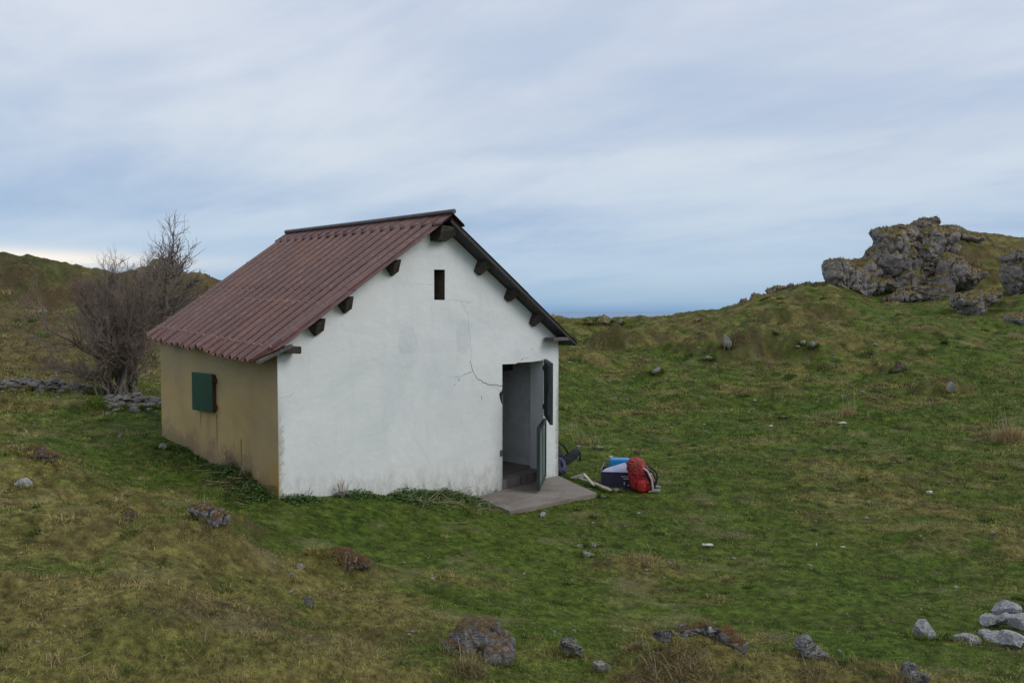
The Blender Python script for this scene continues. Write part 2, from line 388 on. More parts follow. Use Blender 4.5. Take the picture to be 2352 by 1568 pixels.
# turf
def turf_mat(name, blades):
    m_, t_, b = new_mat(name)
    at = t_.a('ShaderNodeAttribute', _attribute_name='Col').outputs['Color']
    co = t_.a('ShaderNodeTexCoord').outputs['Object']
    if blades:
        c = at
        setp(t_, b, Base__Color=c, Roughness=.75, Specular__IOR__Level=.15)
    else:
        n = t_.noise(co, 26, 4, .7); n2 = t_.noise(co, 5, 4, .65)
        f = t_.m('ADD', t_.m('MULTIPLY', n, .6), t_.m('MULTIPLY', n2, .4))
        c = t_.mix(1.0, at, t_.ramp(f, [(.3, .45), (.5, .95), (.72, 1.7)]), 'MULTIPLY')
        setp(t_, b, Base__Color=c, Roughness=.95, Specular__IOR__Level=.1)
        bump(t_, b, f, .9, .04)
    return m_
M_TURF = turf_mat('turf_soil', False); M_BLADE = turf_mat('grass_blades', True)
GREENS = np.array([(.058, .110, .012), (.090, .138, .016), (.115, .135, .028), (.060, .100, .022)])
TANS = np.array([(.225, .188, .062), (.27, .215, .085), (.165, .125, .050), (.165, .168, .040)])
def turf_col(x, y, dry=None, seed=200, jitter=0.0):
    P = np.stack([x, y], 1)
    if dry is None: dry = dryness(x, y)
    a = fbm(P / 1.7, 3, seed) * .5 + .5; b = fbm(P / .6, 3, seed + 7) * .5 + .5
    g = GREENS[0] * (1 - a)[:, None] + GREENS[1] * a[:, None]; g = g * (1 - b * .6)[:, None] + GREENS[2] * (b * .6)[:, None]
    tn = TANS[0] * (1 - a)[:, None] + TANS[2] * a[:, None]; tn = tn * (1 - b * .7)[:, None] + TANS[3] * (b * .7)[:, None]
    w = np.clip((dry - .18) / .62, 0, 1)[:, None]; w = w * w * (3 - 2 * w)
    c = g * (1 - w) + tn * w
    mz = np.clip(fbm(P / (.16 * np.where(np.hypot(x, y) > 14, 2.4, 1.))[:, None], 3, 277) * 1.6, -1, 1)[:, None]; c = c * (1 + .18 * mz)
    fs = .007 * 2 ** np.round(np.log2(np.clip(np.hypot(x, y), 2, 80))); fz = np.clip(fbm(P / fs[:, None], 2, 291) * 1.5, -1, 1)[:, None]; c = c * (1 + .5 * fz)
    # bare peaty / dead patches of their own shape
    pt = np.clip((fbm(P / .8, 4, 333) - .22) * 3, 0, 1) * np.clip(dry * 1.4 - .1, 0, 1)
    c = c * (1 - pt * .65)[:, None] + np.array((.065, .045, .030)) * (pt * .65)[:, None]
    lt = np.clip((fbm(P / .5, 4, 353) - .25) * 3, 0, 1) * .4; c = c * (1 - lt)[:, None] + np.array((.27, .24, .12)) * lt[:, None]
    wl = np.clip((-x - 7) / 6, 0, 1) * np.clip((np.hypot(x, y) - 19) / 8, 0, 1) * np.clip(.62 + .9 * fbm(P / 2.2, 4, 707), 0, 1)      # heather and bare rock brown on the western slope
    c = c * (1 - .75 * wl)[:, None] + np.array((.105, .078, .048)) * (.75 * wl)[:, None]
    return c
# render-time materials for stone
def stone_mat(name, base=(.21, .21, .21), moss=.5, mosscol=((.10, .07, .02), (.16, .12, .04)), lichen=.5, warm=.3, scale=1.0, top=.55):
    m_, t_, b = new_mat(name); co = t_.a('ShaderNodeTexCoord').outputs['Object']
    n1 = t_.noise(co, 3 * scale, 6, .65, .4); n2 = t_.noise(co, 14 * scale, 6, .7); n3 = t_.noise(co, 45 * scale, 4, .7)
    strat = t_.noise(t_.mapping(co, scale=(1, 1, 5)), 4 * scale, 5, .65, .3)
    b3 = tuple(c * .45 for c in base)
    c = t_.ramp(t_.m('ADD', t_.m('MULTIPLY', n1, .5), t_.m('MULTIPLY', n2, .5)), [(.32, b3), (.5, base), (.68, tuple(min(1, q * 1.5) for q in base))])
    wm = t_.mix(t_.m('MULTIPLY', t_.sstep(n1, .5, .68), warm), c, (.20, .12, .075))
    li = t_.m('MULTIPLY', t_.sstep(t_.m('ADD', t_.m('MULTIPLY', n2, .6), t_.m('MULTIPLY', n3, .4)), .53, .60), lichen)
    c = t_.mix(li, wm, (.52, .53, .53))
    cr = t_.sstep(t_.m('ABSOLUTE', t_.m('SUBTRACT', strat, .5)), 0.0, .022)
    c = t_.mix(t_.m('MULTIPLY', t_.m('SUBTRACT', 1.0, cr), .75), c, (.03, .027, .025))
    geo = t_.a('ShaderNodeNewGeometry').outputs['Normal']
    nz = t_.a('ShaderNodeSeparateXYZ', i0=geo).outputs[2]
    mm = t_.sstep(t_.m('ADD', nz, t_.m('MULTIPLY', t_.m('SUBTRACT', t_.noise(co, 5 * scale, 5, .7), .5), 1.6)), top, top + .22)
    mc = t_.ramp(t_.noise(co, 30 * scale, 4, .7), [(.35, mosscol[0]), (.65, mosscol[1])])
    c = t_.mix(t_.m('MULTIPLY', mm, moss), c, mc)
    setp(t_, b, Base__Color=c, Roughness=.9, Specular__IOR__Level=.2)
    hgt = t_.m('ADD', t_.m('MULTIPLY', cr, .5), t_.m('ADD', n2, t_.m('MULTIPLY', n3, .4)))
    bump(t_, b, hgt, .8, .03 / scale)
    return m_
M_CRAG = stone_mat('limestone_crag', (.27, .25, .235), 1.0, ((.13, .10, .030), (.23, .17, .065)), .5, .8, .8, .34)
M_ROCK = stone_mat('limestone_rock', (.185, .185, .185), .5, ((.07, .07, .02), (.13, .10, .035)), .8, .35, 3.0, .70)
M_MOSSY = stone_mat('mossy_rock', (.15, .14, .13), 1.0, ((.055, .028, .013), (.15, .095, .035)), .5, .5, 3.0, .22)
M_LEDGE = stone_mat('ledge_stone', (.17, .165, .16), 1.0, ((.06, .030, .012), (.15, .09, .03)), .8, .4, 3.0, .50)
M_BOULD = stone_mat('boulder_stone', (.15, .145, .145), .9, ((.075, .045, .022), (.14, .095, .04)), .35, .6, 3.0, .50)
M_PALE = stone_mat('pale_stone', (.34, .34, .35), .25, ((.10, .10, .04), (.15, .13, .06)), .4, .1, 4.0, .95)
M_FLAT = stone_mat('flat_stone', (.25, .245, .22), .25, ((.07, .08, .03), (.12, .11, .05)), .3, .3, 3.0, .9)
M_WHITE = simple('bleached_bone_white', (.52, .52, .47), .7, .2, 40)

# ------------------------------------------------------------------ ground, one sheet from under the camera to beyond the shore
thF = np.linspace(R(-50), R(50), 880); thB = np.linspace(R(50), R(310), 60)[1:-1]
TH = np.concatenate([thF, thB])
RR = np.concatenate([[.25, .7, 1.2, 1.7], np.exp(np.arange(math.log(2.1), math.log(95), .0068)), np.exp(np.linspace(math.log(97), math.log(30000), 26))])
tg, rg = np.meshgrid(TH, RR); gx = (rg * np.sin(tg)).ravel(); gy = (rg * np.cos(tg)).ravel()
gzv = height(gx, gy) + EYE
nT, nR = len(TH), len(RR)
V = np.stack([gx, gy, gzv], 1); V = np.vstack([V, [[0, 0, gzv[:nT].mean()]]])
i0 = (np.arange(nR - 1)[:, None] * nT + np.arange(nT)[None]); i1 = (np.arange(nR - 1)[:, None] * nT + (np.arange(nT)[None] + 1) % nT)
F = np.stack([i0, i1, i1 + nT, i0 + nT], 2).reshape(-1, 4)[:, ::-1]
j = np.arange(nT); Fc = np.stack([np.full(nT, len(V) - 1), (j + 1) % nT, j, j], 1)   # centre fan
Zg = gzv.reshape(nR, nT); nF = len(thF)
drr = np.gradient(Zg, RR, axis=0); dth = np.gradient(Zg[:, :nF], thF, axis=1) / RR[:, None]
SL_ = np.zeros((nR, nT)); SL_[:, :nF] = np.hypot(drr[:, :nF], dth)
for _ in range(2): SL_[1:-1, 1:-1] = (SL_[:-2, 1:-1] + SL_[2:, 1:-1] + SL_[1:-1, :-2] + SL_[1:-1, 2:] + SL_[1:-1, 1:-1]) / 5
def look(G, x, y):
    r_ = np.hypot(x, y); th = np.arctan2(x, y); fi = np.clip(np.interp(r_, RR, np.arange(nR)), 0, nR - 1.001); fj = np.clip((th - thF[0]) / (thF[1] - thF[0]), 0, nF - 1.001)
    i = fi.astype(int); j = fj.astype(int); a = fi - i; b_ = fj - j
    return (G[i, j] * (1 - b_) + G[i, j + 1] * b_) * (1 - a) + (G[i + 1, j] * (1 - b_) + G[i + 1, j + 1] * b_) * a
def bank_shade(c, sl, x, y):  # dead-grass brown on steep slopes, painting in the shade of the banks
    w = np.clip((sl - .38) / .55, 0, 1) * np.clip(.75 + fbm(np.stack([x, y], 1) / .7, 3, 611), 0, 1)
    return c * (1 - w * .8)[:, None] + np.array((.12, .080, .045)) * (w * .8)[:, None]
gc = turf_col(V[:, 0], V[:, 1]); gc = bank_shade(gc, np.append(SL_.ravel(), 0), V[:, 0], V[:, 1]); gc = gc * .70
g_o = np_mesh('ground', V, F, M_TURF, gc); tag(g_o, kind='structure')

# sea
m_, t_, b = new_mat('sea_water'); co = t_.a('ShaderNodeTexCoord').outputs['Object']
setp(t_, b, Base__Color=(.21, .32, .46), Roughness=.6, Specular__IOR__Level=.1)  # pale base colour carries the haze over the water
sea = MB(); sea.face([(-90000, -90000, -150), (90000, -90000, -150), (90000, 90000, -150), (-90000, 90000, -150)])
tag(sea.build('sea', m_), kind='structure')

# ================================================================== the hut
# hut frame: x = along the gable, y = along the side (into the picture), z = 0 at the doorstep
def zl(zrel): return EYE + zrel
def plaster_white():
    m_, t_, b = new_mat('white_plaster'); co = t_.a('ShaderNodeTexCoord').outputs['Object']
    x, y, z = t_.a('ShaderNodeSeparateXYZ', i0=co).outputs
    n1 = t_.noise(co, .9, 5, .6, .6); n2 = t_.noise(co, 5, 5, .65); n3 = t_.noise(co, 38, 4, .7); n4 = t_.noise(co, 120, 2, .6)
    c = t_.ramp(n1, [(.3, (.625, .66, .655)), (.5, (.71, .735, .725)), (.7, (.755, .77, .755))])
    c = t_.mix(t_.m('MULTIPLY', t_.sstep(n2, .5, .75), .3), c, (.80, .81, .80))
    st = t_.noise(t_.mapping(co, scale=(5, 5, .5)), 1.6, 4, .6)
    c = t_.mix(t_.m('MULTIPLY', t_.sstep(st, .52, .75), .16), c, (.46, .50, .47))
    def patch(px, pz, rx, rz, amt, col):
        nonlocal c
        dx = t_.m('DIVIDE', t_.m('SUBTRACT', x, px), rx); dz = t_.m('DIVIDE', t_.m('SUBTRACT', z, pz), rz)
        q = t_.m('ADD', t_.m('MULTIPLY', dx, dx), t_.m('MULTIPLY', dz, dz))
        q = t_.m('ADD', q, t_.m('MULTIPLY', t_.m('SUBTRACT', n2, .5), 2.2))
        c = t_.mix(t_.m('MULTIPLY', t_.m('SUBTRACT', 1.0, t_.sstep(q, .75, 1.1)), amt), c, col)
    patch(1.98, zl(-.42), .17, .22, .16, (.42, .46, .48)); patch(3.02, zl(-.40), .16, .24, .2, (.42, .46, .48))
    patch(2.5, zl(-.50), .75, .10, .08, (.42, .46, .48)); patch(4.5, zl(-.45), .7, .22, .25, (.80, .82, .81))
    # damp dirt where the wall meets the turf, splashed to an uneven height
    base = t_.m('SUBTRACT', z, t_.m('MULTIPLY_ADD', x, -.125, .66))
    dn = t_.m('ADD', base, t_.m('MULTIPLY', t_.m('SUBTRACT', t_.noise(t_.mapping(co, scale=(1, 1, .55)), 7, 6, .72), .5), 1.5))
    c = t_.mix(t_.m('MULTIPLY', t_.m('SUBTRACT', 1.0, t_.sstep(dn, -.05, .30)), .4), c, (.38, .38, .33))
    c = t_.mix(t_.m('MULTIPLY', t_.m('SUBTRACT', 1.0, t_.sstep(dn, -.25, .0)), .65), c, (.12, .125, .10))
    c = t_.mix(t_.m('MULTIPLY', t_.m('SUBTRACT', 1.0, t_.sstep(t_.m('ADD', base, t_.m('MULTIPLY', n2, .6)), .3, 1.2)), .12), c, (.55, .56, .48))
    for edge, wdt in ((0.0, .09), (5.3, .11)):
        ed = t_.m('ABSOLUTE', t_.m('SUBTRACT', x, edge)); ed = t_.m('ADD', ed, t_.m('MULTIPLY', t_.m('SUBTRACT', t_.noise(co, 11, 6, .75), .5), .30))
        low = t_.m('SUBTRACT', 1.0, t_.sstep(z, 1.2, 2.1))
        c = t_.mix(t_.m('MULTIPLY', t_.m('MULTIPLY', t_.m('SUBTRACT', 1.0, t_.sstep(ed, 0, wdt)), low), .75), c, (.30, .30, .22))
    sp = t_.sstep(n3, .68, .74); c = t_.mix(t_.m('MULTIPLY', sp, t_.m('SUBTRACT', .8, t_.sstep(base, .1, 1.2))), c, (.18, .18, .16))
    setp(t_, b, Base__Color=c, Roughness=.85, Specular__IOR__Level=.25)
    bump(t_, b, t_.m('ADD', t_.m('MULTIPLY', n2, .9), t_.m('ADD', t_.m('MULTIPLY', n3, .08), t_.m('MULTIPLY', n1, 2.5))), .5, .02)
    return m_
def plaster_ochre():
    m_, t_, b = new_mat('ochre_render'); co = t_.a('ShaderNodeTexCoord').outputs['Object']
    x, y, z = t_.a('ShaderNodeSeparateXYZ', i0=co).outputs
    n1 = t_.noise(co, 1.1, 5, .6, .5); n2 = t_.noise(co, 7, 5, .7); n3 = t_.noise(co, 60, 4, .7)
    c = t_.ramp(n1, [(.3, (.36, .26, .12)), (.5, (.44, .32, .15)), (.7, (.50, .37, .18))])
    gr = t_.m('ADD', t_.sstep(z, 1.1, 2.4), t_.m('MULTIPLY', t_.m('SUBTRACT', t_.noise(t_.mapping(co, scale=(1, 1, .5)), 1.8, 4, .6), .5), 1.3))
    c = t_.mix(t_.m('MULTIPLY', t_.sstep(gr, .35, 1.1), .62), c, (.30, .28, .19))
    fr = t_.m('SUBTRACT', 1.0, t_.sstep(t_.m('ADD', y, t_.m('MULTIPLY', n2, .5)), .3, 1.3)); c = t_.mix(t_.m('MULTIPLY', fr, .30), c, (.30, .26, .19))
    st = t_.noise(t_.mapping(co, scale=(7, 7, .35)), 1.4, 5, .6)
    c = t_.mix(t_.m('MULTIPLY', t_.sstep(st, .56, .76), .2), c, (.26, .19, .09))
    lit = t_.noise(co, 22, 3, .6); c = t_.mix(t_.m('MULTIPLY', t_.sstep(lit, .64, .72), .35), c, (.58, .48, .28))
    base = t_.m('SUBTRACT', z, t_.m('MULTIPLY_ADD', y, .13, .66))
    dn = t_.m('ADD', base, t_.m('MULTIPLY', t_.m('SUBTRACT', t_.noise(co, 3.5, 6, .7), .5), 1.4))
    c = t_.mix(t_.m('MULTIPLY', t_.m('SUBTRACT', 1.0, t_.sstep(dn, .0, .35)), .6), c, (.19, .155, .12))
    cy_ = t_.m('SUBTRACT', 1.0, t_.sstep(t_.m('ADD', y, t_.m('MULTIPLY', n2, .6)), .35, .75)); lw = t_.m('SUBTRACT', 1.0, t_.sstep(t_.m('ADD', z, t_.m('MULTIPLY', n2, .5)), 1.05, 1.5))
    c = t_.mix(t_.m('MULTIPLY', t_.m('MULTIPLY', cy_, lw), .6), c, (.45, .26, .06))
    def streak(py, ztop, ln, w, amt):
        nonlocal c
        q = t_.m('ABSOLUTE', t_.m('ADD', t_.m('SUBTRACT', y, py), t_.m('MULTIPLY', t_.m('SUBTRACT', n2, .5), .05)))
        f = t_.m('SUBTRACT', 1.0, t_.sstep(q, 0, w)); g_ = t_.m('MULTIPLY', t_.m('SUBTRACT', 1.0, t_.sstep(z, ztop - .02, ztop)), t_.sstep(z, ztop - ln, ztop - ln * .2))
        c = t_.mix(t_.m('MULTIPLY', t_.m('MULTIPLY', f, g_), amt), c, (.10, .07, .04))
    streak(1.87, zl(-1.33), .32, .03, .7); streak(1.44, zl(-1.33), .75, .035, .6); streak(1.66, zl(-1.33), .5, .1, .2); streak(.84, zl(-1.58), .62, .022, .85)
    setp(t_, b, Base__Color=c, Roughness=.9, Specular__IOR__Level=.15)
    bump(t_, b, t_.m('ADD', n2, t_.m('MULTIPLY', n3, .3)), .45, .015)
    return m_
M_WALL = plaster_white(); M_OCHRE = plaster_ochre()
M_CRACK = simple('crack_shadow', (.07, .07, .065), .95)
def plaster_in():
    m_, t_, b = new_mat('inner_plaster'); co = t_.a('ShaderNodeTexCoord').outputs['Object']
    n = t_.noise(co, 3, 6, .7); n3 = t_.noise(co, 25, 4, .7)
    c = t_.ramp(n, [(.3, (.56, .57, .56)), (.6, (.78, .78, .76))]); c = t_.mix(t_.m('MULTIPLY', t_.sstep(n3, .6, .7), .35), c, (.22, .21, .2))
    setp(t_, b, Base__Color=c, Roughness=.9); bump(t_, b, n3, .4, .01); return m_
M_IN = plaster_in()
def roof_mat():
    m_, t_, b = new_mat('painted_roof_sheet'); co = t_.a('ShaderNodeTexCoord').outputs['Object']
    n1 = t_.noise(t_.mapping(co, scale=(.5, 3, .5)), 1.6, 5, .6); n2 = t_.noise(co, 9, 5, .65); n3 = t_.noise(co, 40, 4, .7)
    c = t_.ramp(n1, [(.3, (.060, .017, .014)), (.5, (.085, .026, .021)), (.7, (.115, .042, .035))])
    c = t_.mix(t_.m('MULTIPLY', t_.sstep(n2, .5, .68), .45), c, (.17, .105, .10))
    rust = t_.sstep(t_.m('ADD', t_.m('MULTIPLY', n2, .55), t_.m('MULTIPLY', t_.noise(co, 1.3, 4, .6), .45)), .54, .60)
    c = t_.mix(t_.m('MULTIPLY', rust, .42), c, (.21, .075, .03))
    c = t_.mix(t_.m('MULTIPLY', t_.sstep(n3, .64, .72), .3), c, (.26, .20, .17))
    setp(t_, b, Base__Color=c, Roughness=t_.ramp(n2, [(.3, .30), (.7, .5)]), Specular__IOR__Level=.32)
    bump(t_, b, n2, .15, .01); return m_
M_ROOF = roof_mat()
M_CAP = simple('weathered_ridge_metal', (.10, .085, .09), .45, .2, 12)
M_SOFFIT = simple('dark_soffit_board', (.055, .050, .056), .8, .2, 10)
def timber(name, c0, c1):
    m_, t_, b = new_mat(name); co = t_.a('ShaderNodeTexCoord').outputs['Object']
    n = t_.noise(t_.mapping(co, scale=(9, 1.5, 9)), 5, 6, .7, .3); n2 = t_.noise(co, 4, 4, .6)
    c = t_.ramp(t_.m('ADD', t_.m('MULTIPLY', n, .7), t_.m('MULTIPLY', n2, .3)), [(.35, c0), (.65, c1)])
    setp(t_, b, Base__Color=c, Roughness=.9, Specular__IOR__Level=.15); bump(t_, b, n, .8, .01); return m_
M_BEAM = timber('weathered_timber', (.025, .021, .018), (.10, .088, .075))
M_BEAM2 = timber('grey_timber', (.07, .062, .055), (.19, .175, .155))
M_GREEN = simple('dark_green_paint', (.010, .066, .048), .32, .2, 8, bmp=.08, spec=.5)
M_GREENF = simple('green_grey_metal', (.030, .046, .043), .5, .25, 14)
M_GREENP = simple('weathered_green_panel', (.105, .135, .125), .55, .25, 5)
M_IRON = simple('rusty_iron', (.06, .035, .025), .7, .3, 30)
def concrete():
    m_, t_, b = new_mat('worn_concrete'); co = t_.a('ShaderNodeTexCoord').outputs['Object']
    n1 = t_.noise(co, 2.2, 6, .65, .4); n2 = t_.noise(co, 16, 5, .7); n3 = t_.noise(co, 70, 3, .7)
    c = t_.ramp(n1, [(.3, (.15, .125, .105)), (.55, (.23, .20, .17)), (.7, (.27, .25, .22))])
    c = t_.mix(t_.m('MULTIPLY', t_.sstep(n2, .52, .66), .4), c, (.12, .10, .075)); c = t_.mix(t_.m('MULTIPLY', t_.sstep(n3, .62, .7), .5), c, (.34, .32, .28))
    setp(t_, b, Base__Color=c, Roughness=.92); bump(t_, b, t_.m('ADD', n2, n3), .6, .012); return m_
M_CONC = concrete()

hut = thing('stone_hut', 'small white gabled shepherd hut with reddish brown corrugated roof and open green door', 'hut', (HO[0], HO[1], 0), HA)

def panel(name, outer, holes, thick, to3, off, mats, parent, extra=None):
    """flat outline with openings, given real thickness; to3 maps 2D to 3D, off is the thickness vector"""
    bm = bmesh.new(); edges = []
    for loop in [outer] + holes:
        # densify so the plaster edge can wobble a little
        vs = [bm.verts.new(to3(*p)) for p in loop]
        for i in range(len(vs)): edges.append(bm.edges.new((vs[i], vs[(i + 1) % len(vs)])))
    bmesh.ops.triangle_fill(bm, edges=edges, use_beauty=True, use_dissolve=False)
    fs = list(bm.faces); r_ = bmesh.ops.extrude_face_region(bm, geom=fs)
    bmesh.ops.translate(bm, vec=Vector(off), verts=[g for g in r_['geom'] if isinstance(g, bmesh.types.BMVert)])
    bmesh.ops.recalc_face_normals(bm, faces=bm.faces)
    for f in bm.faces:
        c_ = f.calc_center_median()
        if len(mats) > 2 and 2.45 < c_.x < 2.68 and zl(.1) < c_.z < zl(.6) and .01 < c_.y < .27: f.material_index = 2
    if extra: extra(bm)
    me = bpy.data.meshes.new(name); bm.to_mesh(me); bm.free()
    for m_ in mats: me.materials.append(m_)
    o = bpy.data.objects.new(name, me); COL.objects.link(o); o.parent = parent; return o
RT, RZ = 2.56, 1.28                                      # ridge
def roofz(t_): return RZ - (.645 * (RT - t_) if t_ < RT else .620 * (t_ - RT))
D0, D1, DZ0, DZ1 = 3.885, 4.895, -2.80, -.82             # door opening
door_hole = [(D0, zl(-3.2)), (D0, zl(-1.46)), (3.853, zl(-1.42)), (3.83, zl(-1.36)), (3.812, zl(-1.29)), (3.835, zl(-1.265)), (3.868, zl(-1.25)), (D0, zl(-1.21)),
             (D0, zl(-.835)), (4.2, zl(-.845)), (4.25, zl(-.83)), (4.6, zl(-.835)), (D1, zl(-.825)), (D1, zl(-3.2))]
win_hole = [(2.464, zl(.142)), (2.464, zl(.565)), (2.671, zl(.571)), (2.668, zl(.142))]
B0 = zl(-3.35)
outer = [(0.0, B0), (D0, B0)] + door_hole[1:-1] + [(D1, B0), (GW, B0), (GW, zl(-.60)), (GW - .015, zl(-.59)), (GW - .004, zl(-.52)), (GW, zl(roofz(GW) - .07)), (RT, zl(RZ - .07)), (0.0, zl(roofz(0) - .07))]
outer[1] = (D0, B0); door_in = None
# cracks: thin dark lines standing a hair proud of the plaster, part of the wall mesh
def img2wall(zx, zy):
    px, py = (850 + zx / 2.24) * .72059, (650 + zy / 2.24) * .72059
    r_ = ray(px, py); k = (HO @ HV) / (r_[0] * HV[0] + r_[1] * HV[1]); p = r_ * k
    return ((p[0] - HO[0]) * HU[0] + (p[1] - HO[1]) * HU[1], EYE + p[2])
CR = [([(1680, 1297), (1640, 1288), (1600, 1290), (1575, 1285), (1540, 1268), (1500, 1245), (1485, 1215), (1472, 1190), (1460, 1150), (1455, 1115)], .010, .005),
      ([(1455, 1115), (1460, 1060), (1455, 1000), (1445, 900), (1447, 800), (1430, 770), (1410, 730), (1385, 695), (1340, 686), (1285, 690)], .0028, .0022),
      ([(1472, 1190), (1440, 1205), (1400, 1225), (1340, 1235)], .006, .003), ([(1385, 692), (1430, 698), (1470, 695)], .003, .002), ([(1432, 712), (1445, 700)], .004, .003),
      ([(1190, 578), (1150, 575), (1110, 570), (1060, 572)], .002, .0015), ([(200, 1345), (165, 1365), (110, 1385), (90, 1380)], .0028, .002),
      ([(1600, 1290), (1640, 1310), (1665, 1335)], .004, .003), ([(1533, 1370), (1535, 1400)], .008, .008), ([(1820, 1108), (1850, 1100), (1880, 1095)], .005, .004)]
def add_cracks(bm):
    k = 0
    for pts, w0, w1 in CR:
        P = [Vector((a, 0, c)) for a, c in (img2wall(*p) for p in pts)]
        Q = [P[0]]
        for a, b_ in zip(P, P[1:]):                       # jagged in-betweens
            for f in (.33, .66): q = a.lerp(b_, f); q += Vector((random.uniform(-1, 1), 0, random.uniform(-1, 1))) * (b_ - a).length * .10; Q.append(q)
            Q.append(b_)
        prev = None
        for i, p in enumerate(Q):
            dd = (Q[min(i + 1, len(Q) - 1)] - Q[max(i - 1, 0)]).normalized(); nn = Vector((-dd.z, 0, dd.x)); w = (w0 + (w1 - w0) * i / len(Q)) * random.uniform(.6, 1.3) / 2
            a = bm.verts.new(p + nn * w + Vector((0, -.0025, 0))); b_ = bm.verts.new(p - nn * w + Vector((0, -.0025, 0)))
            if prev: f = bm.faces.new((prev[0], prev[1], b_, a)); f.material_index = 1 if w0 > .0055 else 3
            prev = (a, b_)
    for zx, zy, r_ in ((1372, 1254, .012), (1342, 1290, .007), (1898, 1038, .008), (1823, 1110, .01), (1478, 1262, .006)):
        a, c = img2wall(zx, zy); vs = [bm.verts.new((a + r_ * math.cos(q * .785) * random.uniform(.6, 1.2), -.0025, c + r_ * 1.2 * math.sin(q * .785) * random.uniform(.6, 1.2))) for q in range(8)]
        f = bm.faces.new(vs); f.material_index = 1
front = panel('front_wall', outer, [win_hole], .28, lambda a, c: (a, 0, c), (0, .28, 0), [M_WALL, M_CRACK, simple('bare_mortar', (.12, .095, .07), .95, .3, 25), simple('hairline_crack', (.33, .34, .33), .95, .2, 25)], hut, add_cracks)
# side wall with its window opening
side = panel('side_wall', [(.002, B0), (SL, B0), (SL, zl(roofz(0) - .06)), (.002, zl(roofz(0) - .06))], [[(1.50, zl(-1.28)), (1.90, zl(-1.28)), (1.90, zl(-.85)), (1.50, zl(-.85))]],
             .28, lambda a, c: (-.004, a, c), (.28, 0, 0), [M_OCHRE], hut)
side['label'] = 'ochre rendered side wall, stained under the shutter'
def backs(t_): return SL + .16 * t_
bw = MB(); bw.prism([(.276, SL - .25, B0), (.276, SL - .25, zl(roofz(.276) - .07)), (RT, backs(RT) - .28, zl(RZ - .07)), (GW - .28, backs(GW) - .28, zl(roofz(GW - .28) - .07)), (GW - .28, backs(GW) - .28, B0)], (0, .25, 0))
bw.build('back_wall', M_IN, hut)
rw = MB(); rw.prism([(GW - .28, .278, B0), (GW - .003, .278, B0), (GW - .003, .278, zl(roofz(GW) - .07)), (GW - .28, .278, zl(roofz(GW - .28) - .07))], (0, backs(GW) - .28, 0))
rw.build('right_wall', M_IN, hut)
fl = MB(); fl.prism([(.28, .27, zl(-2.64)), (GW - .27, .27, zl(-2.64)), (GW - .27, backs(GW) - .28, zl(-2.64)), (.28, SL - .25, zl(-2.64))], (0, 0, -.25)); fl.build('floor', M_CONC, hut)
# threshold block filling the doorway, with a ragged front edge
th_ = MB(); n = 14; xs = np.linspace(D0 + .001, D1 - .001, n)
top = [(x, -.006 + random.uniform(-.02, .012), zl(-2.645)) for x in xs]
for i in range(n - 1):
    a, b_ = top[i], top[i + 1]; z0 = zl(-3.0)
    th_.hexa([(a[0], a[1] - .02, z0), (b_[0], b_[1] - .02, z0), (b_[0], .30, z0), (a[0], .30, z0), a, b_, (b_[0], .30, b_[2]), (a[0], .30, a[2])])
th_.build('threshold', M_CONC, hut)
ce = MB(); ce.box((2.9, 2.0, zl(-.62)), (4.2, 3.2, .05)); ce.box((4.05, .62, zl(-.93)), (1.45, .12, .16)); ce.box((4.0, 1.5, zl(-.72)), (1.9, .14, .14))
ce.build('ceiling', M_BEAM, hut)
dfm = MB(); dfm.box((D0 + .012, .02, zl(-1.95)), (.02, .03, 1.3)); dfm.box((D0 - .03, -.008, zl(-2.21)), (.05, .016, .09))
dfm.build('door_frame', M_BEAM2, hut)

